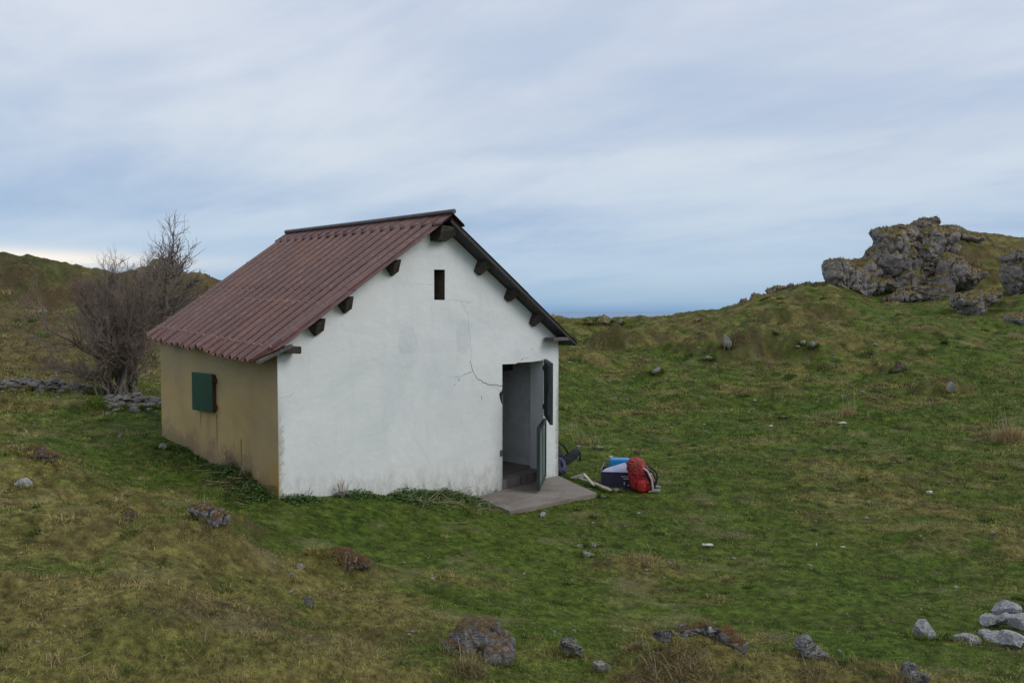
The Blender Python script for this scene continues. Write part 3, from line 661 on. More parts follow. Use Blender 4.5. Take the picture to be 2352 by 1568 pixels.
# corrugated sheets
def corr(p, period=.225, h=.040):
    f = (p / period) % 1.0
    if f < .68: return 0.0
    if f < .76: return h * (f - .68) / .08
    if f < .92: return h
    return h * (1 - (f - .92) / .08)
LIFT = [(-.3, 0.0), (.4, -.006), (1.05, -.02), (1.56, .028), (1.62, -.012), (1.8, -.035), (2.26, .0), (2.32, -.02), (2.55, -.045), (2.82, .005), (2.9, -.02), (3.05, -.04), (3.45, .03)]
def roof_sheet(name, left):
    V = []; F = []; cols = []
    period = .225; s_lo, s_hi = -.25, 3.85
    ks = []; k = s_lo
    for i in range(int((s_hi - s_lo) / period) + 1):
        for f in (0, .68, .76, .92): ks.append(s_lo + (i + f) * period)
    ks = [q for q in ks if q <= s_hi] + [s_hi]
    qs = [0, .12, .25, .38, .5, .56, .5601, .66, .75, .83, .88, .92, .95, .975, 1.0]
    for s in ks:
        u_ = (s - s_lo) / (s_hi - s_lo)
        if left:
            s_top = s; s_eave = s_lo + u_ * (3.48 - s_lo)
            if s_eave < .0: s_eave = -.005 + (s_eave - s_lo) * .1
            te = -.34 + .30 * max(0, s_eave) / 3.48
        for q in qs:
            if left:
                t_ = RT + (te - RT) * q; ss = s_top + (max(s_eave, -.25) - s_top) * q
                if u_ < .05: ss = s_top + (0.0 - s_top) * max(0, (q - .90) / .10) if q > .9 else s_top
            else:
                t_ = RT + (5.52 - RT) * q; ss = s + .10 * q * u_
            z = roofz(t_) + corr(s - s_lo) + (.006 if q <= .56 else 0) + .006 * math.sin(s * 2.1 + q * 3)
            if left: z += np.interp(s_eave, [a for a, _ in LIFT], [b for _, b in LIFT]) * max(0, (q - .84) / .16) ** 1.3
            else: z += .012 * math.sin(s * 5) * max(0, q - .8) * 5
            V.append((t_, ss, zl(z)))
    n = len(qs)
    for i in range(len(ks) - 1):
        for j in range(n - 1): F.append((i * n + j, i * n + j + 1, (i + 1) * n + j + 1, (i + 1) * n + j))
    o = np_mesh(name, V, F, M_ROOF, smooth=False, parent=hut)
    md = o.modifiers.new('thick', 'SOLIDIFY'); md.thickness = .004; md.offset = -1
    # fixing screws with their washers, on the crests, in rows above the purlins
    sc = MB()
    for qrow in (.08, .33, .60, .665, .93) if left else (.33, .66, .95):
        for i in range(int((s_hi - s_lo) / period)):
            if qrow in (.60, .08) and random.random() < .35: continue
            s = s_lo + (i + .84) * period; u_ = (s - s_lo) / (s_hi - s_lo)
            if left:
                se = s_lo + u_ * (3.48 - s_lo); te = -.34 + .30 * max(0, se) / 3.48; t_ = RT + (te - RT) * qrow; ss = s + (max(se, -.25) - s) * qrow; nx = -.54
            else: t_ = RT + (5.52 - RT) * qrow; ss = s + .1 * qrow * u_; nx = .54
            c_ = Vector((t_, ss, zl(roofz(t_) + .044))); nn = Vector((nx, 0, .84))
            sc.tube([c_ - nn * .005, c_ + nn * .006], [.019, .017], 7); sc.tube([c_ + nn * .006, c_ + nn * .022], [.010, .009], 6)
    bm = bmesh.new(); bm.from_mesh(o.data); vs = [bm.verts.new(v) for v in sc.v]
    for f in sc.f: q = bm.faces.new([vs[i] for i in f]); q.material_index = 1
    bm.to_mesh(o.data); bm.free(); o.data.materials.append(M_SCREW); return o
M_SCREW = simple('screw_washers', (.30, .17, .14), .5, .3, 60)
rl = roof_sheet('roof_slope', True); rr = roof_sheet('roof_slope', False)
# soffit boards under the sheets
sf = MB()
def board(t0, t1, s0, s1, dz, th, sk=0.0):
    P = []
    for dzz in (dz - th, dz):
        for (a, s) in ((t0, s0), (t1, s0), (t1, s1 + sk), (t0, s1)): P.append((a, s, zl(roofz(a) + dzz)))
    sf.hexa(P)
board(.10, RT - .01, .03, 3.62, -.012, .045, .2); board(RT + .01, 5.49, -.235, 3.8, -.008, .055, .05)
sf.build('soffit', M_SOFFIT, hut)
# ridge cap: two wings and a raised roll
cap = MB(); s0, s1 = -.29, 3.87; th = .006
for sg in (-1, 1):
    w = .21; sl = .645 if sg < 0 else .62
    a0 = (RT, RZ + .052); a1 = (RT + sg * w, RZ + .048 - sl * w); a2 = (RT + sg * (w + .012), RZ + .020 - sl * w)
    for p, q in ((a0, a1), (a1, a2)):
        cap.hexa([(p[0], s0, zl(p[1] - th)), (q[0], s0, zl(q[1] - th)), (q[0], s1, zl(q[1] - th)), (p[0], s1, zl(p[1] - th)), (p[0], s0, zl(p[1])), (q[0], s0, zl(q[1])), (q[0], s1, zl(q[1])), (p[0], s1, zl(p[1]))])
for i in range(18):                                      # formed noses between the crests
    s = s0 + .23 + i * .225; c_ = Vector((RT - .17, s, zl(RZ + .055 - .645 * .17))); cap.tube([c_ + Vector((.12, 0, .078)), c_, c_ + Vector((-.05, 0, -.045))], [.008, .020, .012], 7)
rc = cap.build('ridge_cap', M_ROOF, hut)
rol = MB(); rol.tube([(RT + .0, s0 - .02, zl(RZ + .075)), (RT, 1.5, zl(RZ + .071)), (RT, s1, zl(RZ + .075))], .034, 12)
rol.build('ridge_roll', M_CAP, rc, smooth=False)
# purlin ends under the verge
def purlin(tc, left, w=.15, h=.18, out=.20):
    sl = .645 if left else -.62; a = math.atan(sl); ux = Vector((math.cos(a), 0, math.sin(a))); un = Vector((-math.sin(a), 0, math.cos(a)))
    top_c = Vector((tc, 0, zl(roofz(tc) - .064))); P = []
    for dz, o_ in ((-h, .035), (0, out)):
        for sx, yy in ((-1, -o_), (1, -o_), (1, .34), (-1, .34)):
            P.append(top_c + ux * (sx * w / 2 * (.8 if dz < 0 else 1)) + un * dz + Vector((0, yy - (.02 if sx > 0 and dz < 0 else 0), 0)))
    m = MB(); m.hexa(P); m.build('purlin', M_BEAM, hut, bevel=.012)
for tc, lf in ((1.64, True), (.88, True), (.46, True), (3.40, False), (4.05, False), (4.66, False)): purlin(tc, lf, random.uniform(.135, .16), random.uniform(.16, .19), random.uniform(.18, .215))
m = MB(); zt = zl(RZ - .10)
m.prism([(RT - .17, -.22, zt - .13), (RT - .17, -.16, zt - .22), (RT + .05, -.10, zt - .22), (RT + .14, -.19, zt - .14), (RT + .16, -.22, zt - .02), (RT - .15, -.22, zt - .02)], (0, .45, 0))
m.build('ridge_beam', M_BEAM, hut, bevel=.01)
m = MB(); m.box((.07, -.10, zl(-.455)), (.27, .17, .085), Matrix.Rotation(R(4), 3, 'Y') @ Matrix.Rotation(R(-6), 3, 'Z')); m.build('wall_plate', M_BEAM, hut, bevel=.012)
m = MB(); m.box((5.10, -.13, zl(-.475)), (.44, .20, .055)); m.build('wall_plate', M_BEAM2, hut, bevel=.006)
m = MB(); a0 = Vector((-.02, -.24, zl(-.40))); m.hexa([Vector(p) for p in ((-.30, -.05, zl(-.60)), (-.27, -.09, zl(-.60)), (.04, -.26, zl(-.42)), (.02, -.22, zl(-.42)), (-.30, -.05, zl(-.57)), (-.27, -.09, zl(-.57)), (.04, -.26, zl(-.39)), (.02, -.22, zl(-.39)))])
m.build('verge_board', M_BEAM2, hut)

# shutter on the ochre wall
sh = MB(); sh.box((-.055, 1.70, zl(-1.065)), (.03, .50, .50), Matrix.Rotation(R(2.5), 3, 'Z')); sho = sh.build('shutter', M_GREEN, hut, bevel=.004)
for zz in (-.90, -1.24):
    hg = MB(); hg.box((-.045, 1.425, zl(zz)), (.06, .04, .055)); hg.build('hinge', M_IRON, sho)
hg = MB(); hg.box((-.03, 1.447, zl(-1.065)), (.05, .012, .47)); hg.build('edge_shade_strip', M_IRON, sho)  # dark strip stands in for the shaded gap along the shutter edge

# stable door, both leaves standing open
def leaf(name, ang, z0, z1, frame_m, panel_m, label):
    # closed direction is -x from the hinge at (D1, 0); opens outwards (-y)
    d_ = Vector((-math.cos(R(ang)), -math.sin(R(ang)), 0)); n_ = Vector((d_.y, -d_.x, 0)); L = 1.04; hp = Vector((D1 + .012, -.03, 0))
    def P(a, b_, z): q = hp + d_ * a + n_ * b_; return (q.x, q.y, zl(z))
    def bx(mb, a0, a1, b0, b1, z_0, z_1): mb.hexa([P(a0, b0, z_0), P(a1, b0, z_0), P(a1, b1, z_0), P(a0, b1, z_0), P(a0, b0, z_1), P(a1, b0, z_1), P(a1, b1, z_1), P(a0, b1, z_1)])
    f = MB(); T = .024
    bx(f, 0, .06, -T, T, z0, z1); bx(f, L - .07, L, -T, T, z0, z1); bx(f, .06, L - .07, -T + .002, T - .002, z0, z0 + .06); bx(f, .06, L - .07, -T + .002, T - .002, z1 - .06, z1)
    fo = f.build(name, frame_m, hut, bevel=.003); fo['label'] = label
    p = MB(); bx(p, .055, L - .065, -.006, .006, z0 + .055, z1 - .055); p.build('door_panel', panel_m, fo)
    for zz in (z0 + .15, z1 - .15): h = MB(); h.tube([P(0, .03, zz - .04), P(0, .03, zz + .04)], .014, 8); h.build('hinge', M_IRON, fo)
    return fo, P, bx
fo, P, bx = leaf('door', 44, -1.735, -.80, M_GREENF, simple('dark_door_glass', (.012, .018, .018), .25, .2, 6), 'upper door leaf standing open, dark green')
m = MB(); bx(m, .34, .375, -.020, .020, -1.68, -.85); 
m.hexa([P(.10, .018, -1.70), P(.13, .018, -1.70), P(.70, .018, -.88), P(.67, .018, -.88), P(.10, .024, -1.70), P(.13, .024, -1.70), P(.70, .024, -.88), P(.67, .024, -.88)]); m.build('brace', M_GREENF, fo)
m = MB(); c_ = Vector(P(1.065, 0, -1.255)); m.tube([c_ + Vector((.022 * math.cos(a), .0, .022 * math.sin(a))) for a in np.linspace(0, 6.28, 13)], .005, 6, cap=False); m.build('latch_ring', M_IRON, fo)
fo2, P2, bx2 = leaf('door', 33, -2.745, -1.775, M_GREENF, M_GREENP, 'lower door leaf standing open, pale weathered panel')
m = MB(); bx2(m, .46, .49, -.020, .020, -2.68, -1.84); m.build('brace', M_GREENP, fo2)

# concrete doorstep slab
sp = [(5.24, -.03), (4.70, -1.20), (3.04, -.90), (3.16, -.36), (3.30, -.03)]
poly = []
for (a, b_), (c_, e) in zip(sp, sp[1:] + sp[:1]):
    for f in np.linspace(0, 1, 9)[:-1]: poly.append((a + (c_ - a) * f + random.uniform(-.012, .012), b_ + (e - b_) * f + random.uniform(-.012, .012), zl(-2.78 - .012 * max(0, -(b_ + (e - b_) * f)))))
m = MB(); m.prism([(x, y, z - .16) for x, y, z in poly], (0, 0, .16)); sl_o = m.build('doorstep_slab', M_CONC, bevel=.010, loc=(HO[0], HO[1], 0), rot=(0, 0, HA))
tag(sl_o, 'worn concrete slab laid as doorstep in front of the hut doorway', 'doorstep')

# ================================================================== rocks
def ico(sub):
    bm = bmesh.new(); bmesh.ops.create_icosphere(bm, subdivisions=sub, radius=1); bm.verts.ensure_lookup_table()
    V = np.array([v.co[:] for v in bm.verts]); F = np.array([[v.index for v in f.verts] for f in bm.faces]); bm.free(); return V, F
ICO = {k: ico(k) for k in (2, 3, 4, 5, 6)}
def rock_verts(size, seed, sub=4, facets=14, cut=.66, amp=.14, strata=0.0, flat_top=False, freq=1.6):
    V, F = ICO[sub]; V = V.copy(); rs = np.random.default_rng(seed)
    V = np.sign(V) * np.abs(V) ** .72; V /= np.abs(V).max()
    for _ in range(facets):
        n = rs.normal(size=3); n /= np.linalg.norm(n); d_ = cut * rs.uniform(.85, 1.25); k = V @ n - d_
        V = V - np.outer(np.maximum(k, 0), n)
    off = rs.uniform(0, 50, 3)
    L = np.linalg.norm(V, axis=1, keepdims=True); N = V / L
    V = V + N * (amp * fbm(V * freq + off, 5, seed, .55))[:, None]
    # cracks
    cr = np.abs(fbm(V * freq * 1.1 + off + 9, 3, seed + 5)); V = V - N * (np.clip(.06 - cr, 0, .06) * 1.6 * amp / .12)[:, None]
    if strata:
        lv = V[:, 2] * 4 + fbm(V * 1.0 + off, 3, seed + 9) * 4; saw = lv % 1
        V[:, :2] *= (1 + strata * (saw - .5) * .16 * (.5 + fbm(V * 2 + off, 2, seed + 3)))[:, None]
    V = V * np.array(size) / 2
    return V, F
def rock(name, label, cat, pos, size, seed, mat, rz=None, tilt=(0, 0), sink=.25, group=None, **kw):
    V, F = rock_verts(size, seed, **kw)
    V[:, 2] += size[2] * (.5 - sink)
    o = np_mesh(name, V, F, mat, smooth=kw.get('sub', 4) >= 4)
    try: o.data.set_sharp_from_angle(angle=R(28))
    except Exception: pass
    o.location = pos; o.rotation_euler = (tilt[0], tilt[1], random.uniform(0, 6) if rz is None else rz)
    return tag(o, label, cat, group)
def px_size(pos, n): return n * pos[1] / FPX                       # metres for n photo pixels at that distance
G_F = 'rocks poking out of the turf'
# --- crag on the right hilltop: (px, py of foot, width px, height px, depth m, distance, label)
def onground(px, py, dist): 
    r_ = ray(px, py); x, y = r_[0] * dist, dist; return np.array([x, y, EYE + r_[2] * dist])
def rock_mass(name, label, blocks, voxel, mat, seed, org, amp=.30, group=None, hcr=1.0):
    """angular blocks fused into one continuous rock face, then broken up by fractures and weathering"""
    rs = np.random.default_rng(seed); VV = []; FF = []; base = 0
    for cx, cy_, w, h, dist, dp in blocks:
        k = dist / FPX; c_ = at_depth(cx, cy_, dist); V, F = ICO[3]; V = V.copy()
        V = np.sign(V) * np.abs(V) ** .6; V /= np.abs(V).max()
        for _ in range(12):
            n = rs.normal(size=3); n /= np.linalg.norm(n); kk = V @ n - rs.uniform(.62, .95); V = V - np.outer(np.maximum(kk, 0), n)
        V /= np.abs(V).max(0); V = V * np.array([w * k / 2, dp / 2, h * k / 2]); VV.append(V + c_ - org); FF.append(F + base); base += len(V)
    V = np.vstack(VV); F = np.vstack(FF); o = np_mesh('tmp', V, F, mat)
    md = o.modifiers.new('r', 'REMESH'); md.mode = 'VOXEL'; md.voxel_size = voxel
    dg = bpy.context.evaluated_depsgraph_get(); ev = o.evaluated_get(dg); me = ev.to_mesh(); n = len(me.vertices)
    V = np.empty(n * 3); me.vertices.foreach_get('co', V); V = V.reshape(-1, 3); N = np.empty(n * 3); me.vertices.foreach_get('normal', N); N = N.reshape(-1, 3)
    F = np.array([p.vertices[:] if len(p.vertices) == 4 else list(p.vertices) + [p.vertices[-1]] for p in me.polygons]); ev.to_mesh_clear()
    bpy.data.objects.remove(o)
    sc_ = voxel / .085
    q = fbm(V / (1.5 * sc_) * np.array([1, 1, .7]), 2, seed, .5) * 3.2; fl_ = np.floor(q); stp = (fl_ + np.clip((q - fl_ - .38) / .24, 0, 1)) / 3.2      # broken faces in steps
    q = fbm(V / (.55 * sc_) + 21, 2, seed + 6, .5) * 3.0; fl_ = np.floor(q); stp2 = (fl_ + np.clip((q - fl_ - .35) / .3, 0, 1)) / 3.0
    d_ = amp * 1.15 * stp + amp * .40 * stp2 + amp * .16 * fbm(V / (.22 * sc_), 3, seed + 1, .6)
    cr = np.abs(fbm(V / (1.0 * sc_) * np.array([1, 1, .55]) + 3, 3, seed + 2)); d_ -= np.clip(.055 - cr, 0, 1) / .055 * amp * .9
    cr = np.abs(fbm(V / (.75 * sc_) * np.array([.4, .4, 1.7]) + 13, 3, seed + 4)); d_ -= np.clip(.05 - cr, 0, 1) / .05 * amp * .45 * hcr
    V = V + N * d_[:, None]
    o = np_mesh(name, V, F, mat, smooth=True); o.location = org; tag(o, label, 'crag', group)
    try: o.data.set_sharp_from_angle(angle=R(40))
    except Exception: pass
    return o
CRAGS = []
CRAGS.append(rock_mass('crag', 'big weathered limestone crag crowning the hill on the right', [(1943, 642, 96, 92, 54, 3.4), (1910, 622, 34, 44, 53.5, 2), (1965, 620, 60, 60, 55.5, 3), (2036, 600, 80, 150, 56, 4.5), (2022, 545, 44, 44, 56, 3), (2070, 548, 90, 60, 57, 4),
    (2095, 610, 90, 110, 57, 4), (2083, 592, 42, 78, 54.8, 2.6), (2125, 566, 120, 80, 58, 5), (2138, 508, 48, 30, 59, 2.4), (2126, 528, 84, 40, 59, 3), (2178, 532, 60, 30, 59.5, 2.4), (2190, 540, 80, 28, 60.5, 2), (2240, 548, 36, 16, 61, 1.5), (2140, 612, 80, 60, 56.6, 2.5), (2178, 572, 40, 30, 58, 2), (2020, 650, 60, 40, 55.5, 3), (1985, 630, 50, 50, 55.5, 3),
    (2196, 634, 98, 92, 53, 3.6), (2165, 600, 40, 34, 54, 2), (2222, 640, 60, 60, 53.5, 3), (2120, 672, 120, 40, 52, 2.4), (2160, 655, 60, 50, 52.4, 2.2), (2078, 684, 60, 28, 51, 1.8), (2055, 704, 44, 20, 49.5, 1.4), (2000, 660, 60, 40, 54.5, 2.4), (2040, 664, 90, 46, 54.8, 3), (2092, 648, 70, 60, 54.2, 3), (1975, 668, 60, 40, 54.2, 2.4), (2060, 690, 90, 36, 51.5, 2.2), (2150, 684, 90, 34, 51.5, 2)], .085, M_CRAG, 3, at_depth(2060, 620, 56)))
CRAGS.append(rock_mass('crag', 'overhanging limestone block cut by the right picture edge below the hilltop', [(2345, 610, 66, 76, 49, 3.5), (2350, 640, 44, 90, 48, 3), (2325, 590, 34, 34, 49, 2), (2385, 620, 80, 120, 49, 4)], .085, M_CRAG, 5, at_depth(2345, 620, 49)))
CRAGS.append(rock_mass('boulder', 'top heavy dark boulder standing alone in the grass below the crag', [(2234, 692, 92, 40, 41, 2.0), (2236, 712, 70, 44, 41, 1.6), (2240, 728, 44, 34, 41, 1.2), (2262, 680, 76, 20, 43, 1.6), (2205, 690, 34, 30, 41, 1.2)], .055, M_CRAG, 7, at_depth(2236, 705, 41), .2))
CRAGS.append(rock_mass('boulder', 'rounded dark boulder cut by the right picture edge below the crag', [(2345, 742, 50, 40, 36.5, 1.4), (2362, 735, 44, 40, 36.8, 1.2)], .055, M_CRAG, 9, at_depth(2345, 742, 36.5), .15))
CRAGS.append(rock_mass('rock_rib', 'bare reddish rock rib along the skyline left of the crag', [(1690, 708, 60, 26, 53.8, 2), (1715, 696, 50, 26, 54, 2), (1745, 684, 60, 24, 54.5, 2), (1790, 668, 60, 22, 54.5, 2), (1818, 658, 24, 18, 54, 1.2), (1850, 655, 50, 18, 54.5, 1.6)], .085, M_CRAG, 11, at_depth(1740, 690, 54), .25))
CRAGS.append(rock_mass('ledge', 'dark rock ledge on the grassy fold of the right hill', [(1780, 716, 34, 20, 42.4, 1), (1808, 722, 60, 18, 42.2, 1), (1835, 722, 30, 14, 42.2, .8)], .055, M_CRAG, 13, at_depth(1800, 720, 42.3), .15))
CRAGS.append(rock_mass('rocky_knob', 'brown rock knob on the left skyline behind the bare tree', [(375, 622, 76, 46, 51, 3), (350, 630, 50, 30, 51, 3), (390, 612, 40, 34, 51.5, 2), (415, 636, 50, 26, 51, 2.4), (452, 636, 28, 20, 52, 1.6), (478, 642, 34, 12, 52, 1.6)], .085, M_CRAG, 15, at_depth(385, 625, 51), .3))
CRAGS.append(rock_mass('crag', 'dark rock outcrop at the left picture edge below the skyline', [(5, 640, 70, 50, 44, 3), (30, 655, 50, 30, 43.5, 2), (10, 672, 60, 26, 43, 2)], .085, M_CRAG, 17, at_depth(10, 650, 44), .3))
CRAGS.append(rock_mass('ledge', 'blue grey rock low on the left slope', [(72, 716, 56, 22, 33, 1.4), (90, 708, 34, 18, 33.4, 1.2), (52, 722, 30, 14, 32.8, 1)], .055, M_CRAG, 19, at_depth(72, 716, 33), .15))
# --- single rocks in the turf: (name, label, px, py foot, width px, height px, depth ratio, mat, seed, kwargs)
RK = [
      ('stone_block', 'long squared pale stone block lying on bare soil near the stone heap', 2131, 1470, 80, 44, .5, M_PALE, 67, dict(sub=4, cut=.58, facets=14, amp=.05)),
      ('flat_stone', 'flat pale stone sunk in the turf between block and stone heap', 2230, 1474, 66, 17, .9, M_PALE, 68, dict(sub=4, cut=.8, amp=.06)),
      ('rock', 'dark stone half buried in the grassy mound far left of the hut corner', 292, 1200, 44, 26, .8, M_MOSSY, 70, dict(sub=4)),
      ('rock', 'bright grey stone at the left picture edge below the mossy ledge', 50, 1118, 44, 20, .8, M_PALE, 71, dict(sub=4, cut=.65)),
      ('rock', 'small grey stone standing in the turf below the red mossy hump', 712, 1392, 32, 34, .8, M_FLAT, 73, dict(sub=3, cut=.7)),
      ('stone', 'small pale stone at the left foot of the red mossy hump', 686, 1302, 24, 10, .8, M_FLAT, 75, dict(sub=3)),
      ('stone', 'small pale stone lying in the grass before the doorstep slab', 1247, 1187, 17, 12, .8, M_PALE, 76, dict(sub=3, cut=.65)),
      ('flat_stone', 'largest of the flat stones beside the dry tussock, nearest the camera', 1355, 1280, 46, 11, .8, M_FLAT, 77, dict(sub=4, amp=.05)),
      ('flat_stone', 'left flat stone of the group beside the dry tussock', 1332, 1257, 28, 8, .8, M_FLAT, 78, dict(sub=3, amp=.05)),
      ('flat_stone', 'rear flat stone of the group beside the dry tussock', 1364, 1256, 34, 9, .6, M_FLAT, 79, dict(sub=3, amp=.05)),
      ('rock', 'tall whitish rock face in the grassy bank of the far field', 1671, 802, 22, 34, .6, M_FLAT, 80, dict(sub=4, cut=.75, amp=.2)),
      ('rock', 'grey stone lying below the whitish rock face of the bank', 1630, 828, 22, 13, .8, M_FLAT, 81, dict(sub=3)),
      ('rock', 'stone on the bank, left of two right of the whitish rock face', 1845, 795, 13, 12, .8, M_PALE, 82, dict(sub=3)),
      ('rock', 'stone on the bank, right of two right of the whitish rock face', 1870, 800, 18, 17, .8, M_FLAT, 83, dict(sub=3)),
      ('rock', 'small pale stone in the middle of the far field left of the bank', 1508, 860, 26, 16, .8, M_FLAT, 84, dict(sub=3)),
      ('rock', 'pale pointed stone in the field beneath the hilltop crag', 2066, 854, 30, 24, .7, M_MOSSY, 85, dict(sub=4)),
      ('rock', 'white stone in the brown mound on the right of the field', 2186, 904, 26, 24, .8, M_PALE, 86, dict(sub=4, cut=.65)),
      ('rock', 'domed lichen covered rock on the saddle skyline', 1389, 745, 40, 18, .8, M_CRAG, 87, dict(sub=4)),
      ('rock', 'small upright rock on the saddle skyline', 1427, 746, 18, 15, .8, M_CRAG, 88, dict(sub=4)),
      ('rock', 'low dark rock on the saddle skyline nearest the hut roof', 1350, 745, 34, 10, .8, M_CRAG, 89, dict(sub=4)),
      ('rock', 'pale stone on the saddle crest below the hillside', 1603, 741, 15, 9, .8, M_PALE, 90, dict(sub=3)),
      ('flat_stone', 'long pale stone in the turf near the far corner of the ochre wall', 371, 1032, 28, 13, .6, M_FLAT, 92, dict(sub=3)),
      ('stone', 'grey stone leaning at the foot of the ochre wall', 484, 1052, 22, 18, .7, M_FLAT, 93, dict(sub=3)),
      ('stone', 'white stone half hidden in weeds at the left edge of the doorstep slab', 1128, 1130, 20, 18, .8, M_PALE, 94, dict(sub=3)),
      ('stone', 'small pale stone in the turf directly below the angular foreground rock', 1385, 1540, 44, 22, .7, M_FLAT, 95, dict(sub=4)),
      ('stone', 'pale stone in the grass behind the blue backpack', 1376, 1032, 20, 8, .8, M_PALE, 96, dict(sub=3)),
      ('flat_stone', 'broken paving stone against the right edge of the doorstep slab', 1322, 1101, 42, 9, .8, M_FLAT, 97, dict(sub=3, amp=.05)),
      ('flat_stone', 'paving stone in the grass beyond the right tip of the doorstep slab', 1415, 1130, 26, 8, .8, M_FLAT, 98, dict(sub=3, amp=.05)),
      ('flat_stone', 'small paving stone below the right tip of the doorstep slab', 1385, 1143, 20, 7, .8, M_FLAT, 99, dict(sub=3, amp=.05)),
      ('stone', 'black and white stone in the grass close behind the hut corner', 1299, 944, 16, 10, .8, M_ROCK, 100, dict(sub=3)),
      ('stone', 'pale stone in the field above the dry stalks left of centre', 1806, 962, 24, 7, .8, M_FLAT, 101, dict(sub=3))]
SKIRT = []
for nm, lab, px, py, w, h, dr, mat, seed, kw in RK:
    p = ground(px, py); k = p[1] / FPX; W_, H_ = w * k, h * k
    kw = dict(facets=14, cut=.70, amp=.14, freq=1.8) | kw; tall = H_ > .35 * W_
    sink = .42; SKIRT.append((p[0], p[1] + W_ * dr * .3, W_ * .5, W_ * dr * .5))
    rock(nm, lab, 'stone' if W_ < .35 else 'rock', (p[0], p[1] + W_ * dr * .3, gz(p[0], p[1] + W_ * dr * .3)), (W_ * 1.12, W_ * dr * 1.1, H_ / (1 - sink) * .98), seed, mat, rz=random.uniform(-.5, .5),
         tilt=(R(random.uniform(-10, 10)), R(random.uniform(-14, 14))), sink=sink, group=G_F, **kw)
def near_mass(name, label, fx, fy, back, blocks, mat, seed, voxel=.012, amp=.04, hcr=1.0):
    g = ground(fx, fy); d0 = g[1] + back; k = d0 / FPX
    bl = [(cx, cy_ - h * .06, w * 1.18, h * 1.15, d0 + dd, w * k * dr_ * 1.1) for cx, cy_, w, h, dd, dr_ in blocks]
    o = rock_mass(name, label, bl, voxel, mat, seed, at_depth(blocks[0][0], blocks[0][1], d0), amp, G_F, hcr); o['category'] = 'rock'
    for cx, cy_, w, h, dd, dr_ in blocks: q = at_depth(cx, cy_, d0 + dd); SKIRT.append((q[0], q[1], w * k * .5, w * k * dr_ * .5))
near_mass('boulder', 'largest foreground boulder, dark grey with an orange crusted top and dry grass at its foot', 1100, 1528, .20, [(1098, 1496, 150, 112, 0, .8), (1130, 1502, 96, 100, .0, .8), (1070, 1510, 84, 84, -.05, .8), (1096, 1462, 96, 60, .08, .8)], M_BOULD, 61, hcr=.15)
near_mass('rock', 'angular blue grey rock in the foreground right of the largest boulder', 1307, 1512, .06, [(1306, 1484, 44, 48, 0, .8), (1322, 1496, 30, 34, -.02, .8), (1296, 1506, 44, 30, 0, .8)], M_ROCK, 62, .009, .03)
near_mass('rock_ledge', 'cracked lichened rock ledge capping the mossy foreground mound', 1600, 1500, .12, [(1525, 1458, 60, 40, 0, .6), (1575, 1450, 66, 40, .05, .6), (1625, 1452, 66, 40, .06, .6), (1665, 1468, 60, 40, .04, .6), (1695, 1488, 44, 36, 0, .6)], M_LEDGE, 63, .012, .035)
near_mass('rock', 'slanting grey rock with white lichen right of the mossy foreground mound', 1858, 1512, .06, [(1846, 1482, 40, 32, 0, .8), (1866, 1496, 40, 28, -.02, .8), (1884, 1510, 34, 22, -.04, .8)], M_ROCK, 65, .009, .025)
near_mass('rock', 'pitted grey rock at the bottom edge among tall dry stalks', 2098, 1590, .06, [(2088, 1546, 46, 50, 0, .8), (2108, 1562, 50, 44, -.02, .8), (2090, 1580, 60, 44, 0, .8)], M_ROCK, 66, .009, .03)
near_mass('rock_ledge', 'white spotted rock ledge in the turf left of the hut corner', 482, 1212, .10, [(462, 1172, 44, 20, .08, .8), (484, 1182, 44, 26, .02, .8), (502, 1196, 30, 24, -.05, .8), (484, 1200, 40, 18, -.02, .8)], M_LEDGE, 69, .012, .05)
near_mass('mossy_ledge', 'dark red mossy rock ledge at the left picture edge', 72, 1066, .2, [(20, 1040, 70, 30, .1, .6), (66, 1038, 70, 26, .1, .6), (104, 1048, 50, 26, 0, .6), (40, 1056, 80, 24, 0, .6)], M_MOSSY, 72, .018, .06)
near_mass('mossy_rock', 'red brown mossy rock hump in the turf in front of the hut', 768, 1306, .15, [(736, 1282, 66, 26, .03, .7), (774, 1276, 66, 28, .05, .7), (812, 1290, 66, 22, 0, .7), (775, 1296, 90, 22, 0, .6)], M_MOSSY, 74, .012, .04)
# loose heap at the right edge
HP = [(2287, 1432, 44, 24, 'upper left stone'), (2284, 1450, 40, 22, 'middle left stone'), (2276, 1462, 40, 12, 'lowest left flat stone'), (2330, 1428, 62, 34, 'big upper stone, top of the heap'), (2318, 1446, 46, 22, 'middle wedge stone'),
      (2350, 1455, 54, 26, 'dark grey middle right stone'), (2338, 1482, 66, 42, 'large front stone'), (2300, 1466, 60, 16, 'flat stone under the large front one'), (2375, 1440, 60, 36, 'outermost right stone')]
for i, (px, py, w, h, lab) in enumerate(HP):
    p = ground(px, py + 8); k = p[1] / FPX
    rock('heap_stone', lab + ' of the pale stone heap at the right edge', 'stone', (p[0], p[1] + .06, p[2] + (.05 if i in (1, 3, 4, 5) else .0)), (w * k * 1.15, w * k * .9, h * k * 1.4), 120 + i, M_PALE, rz=random.uniform(-.4, .4),
         sink=.22, group='pale stones heaped at the right edge', sub=4, facets=12, cut=.68, amp=.07)
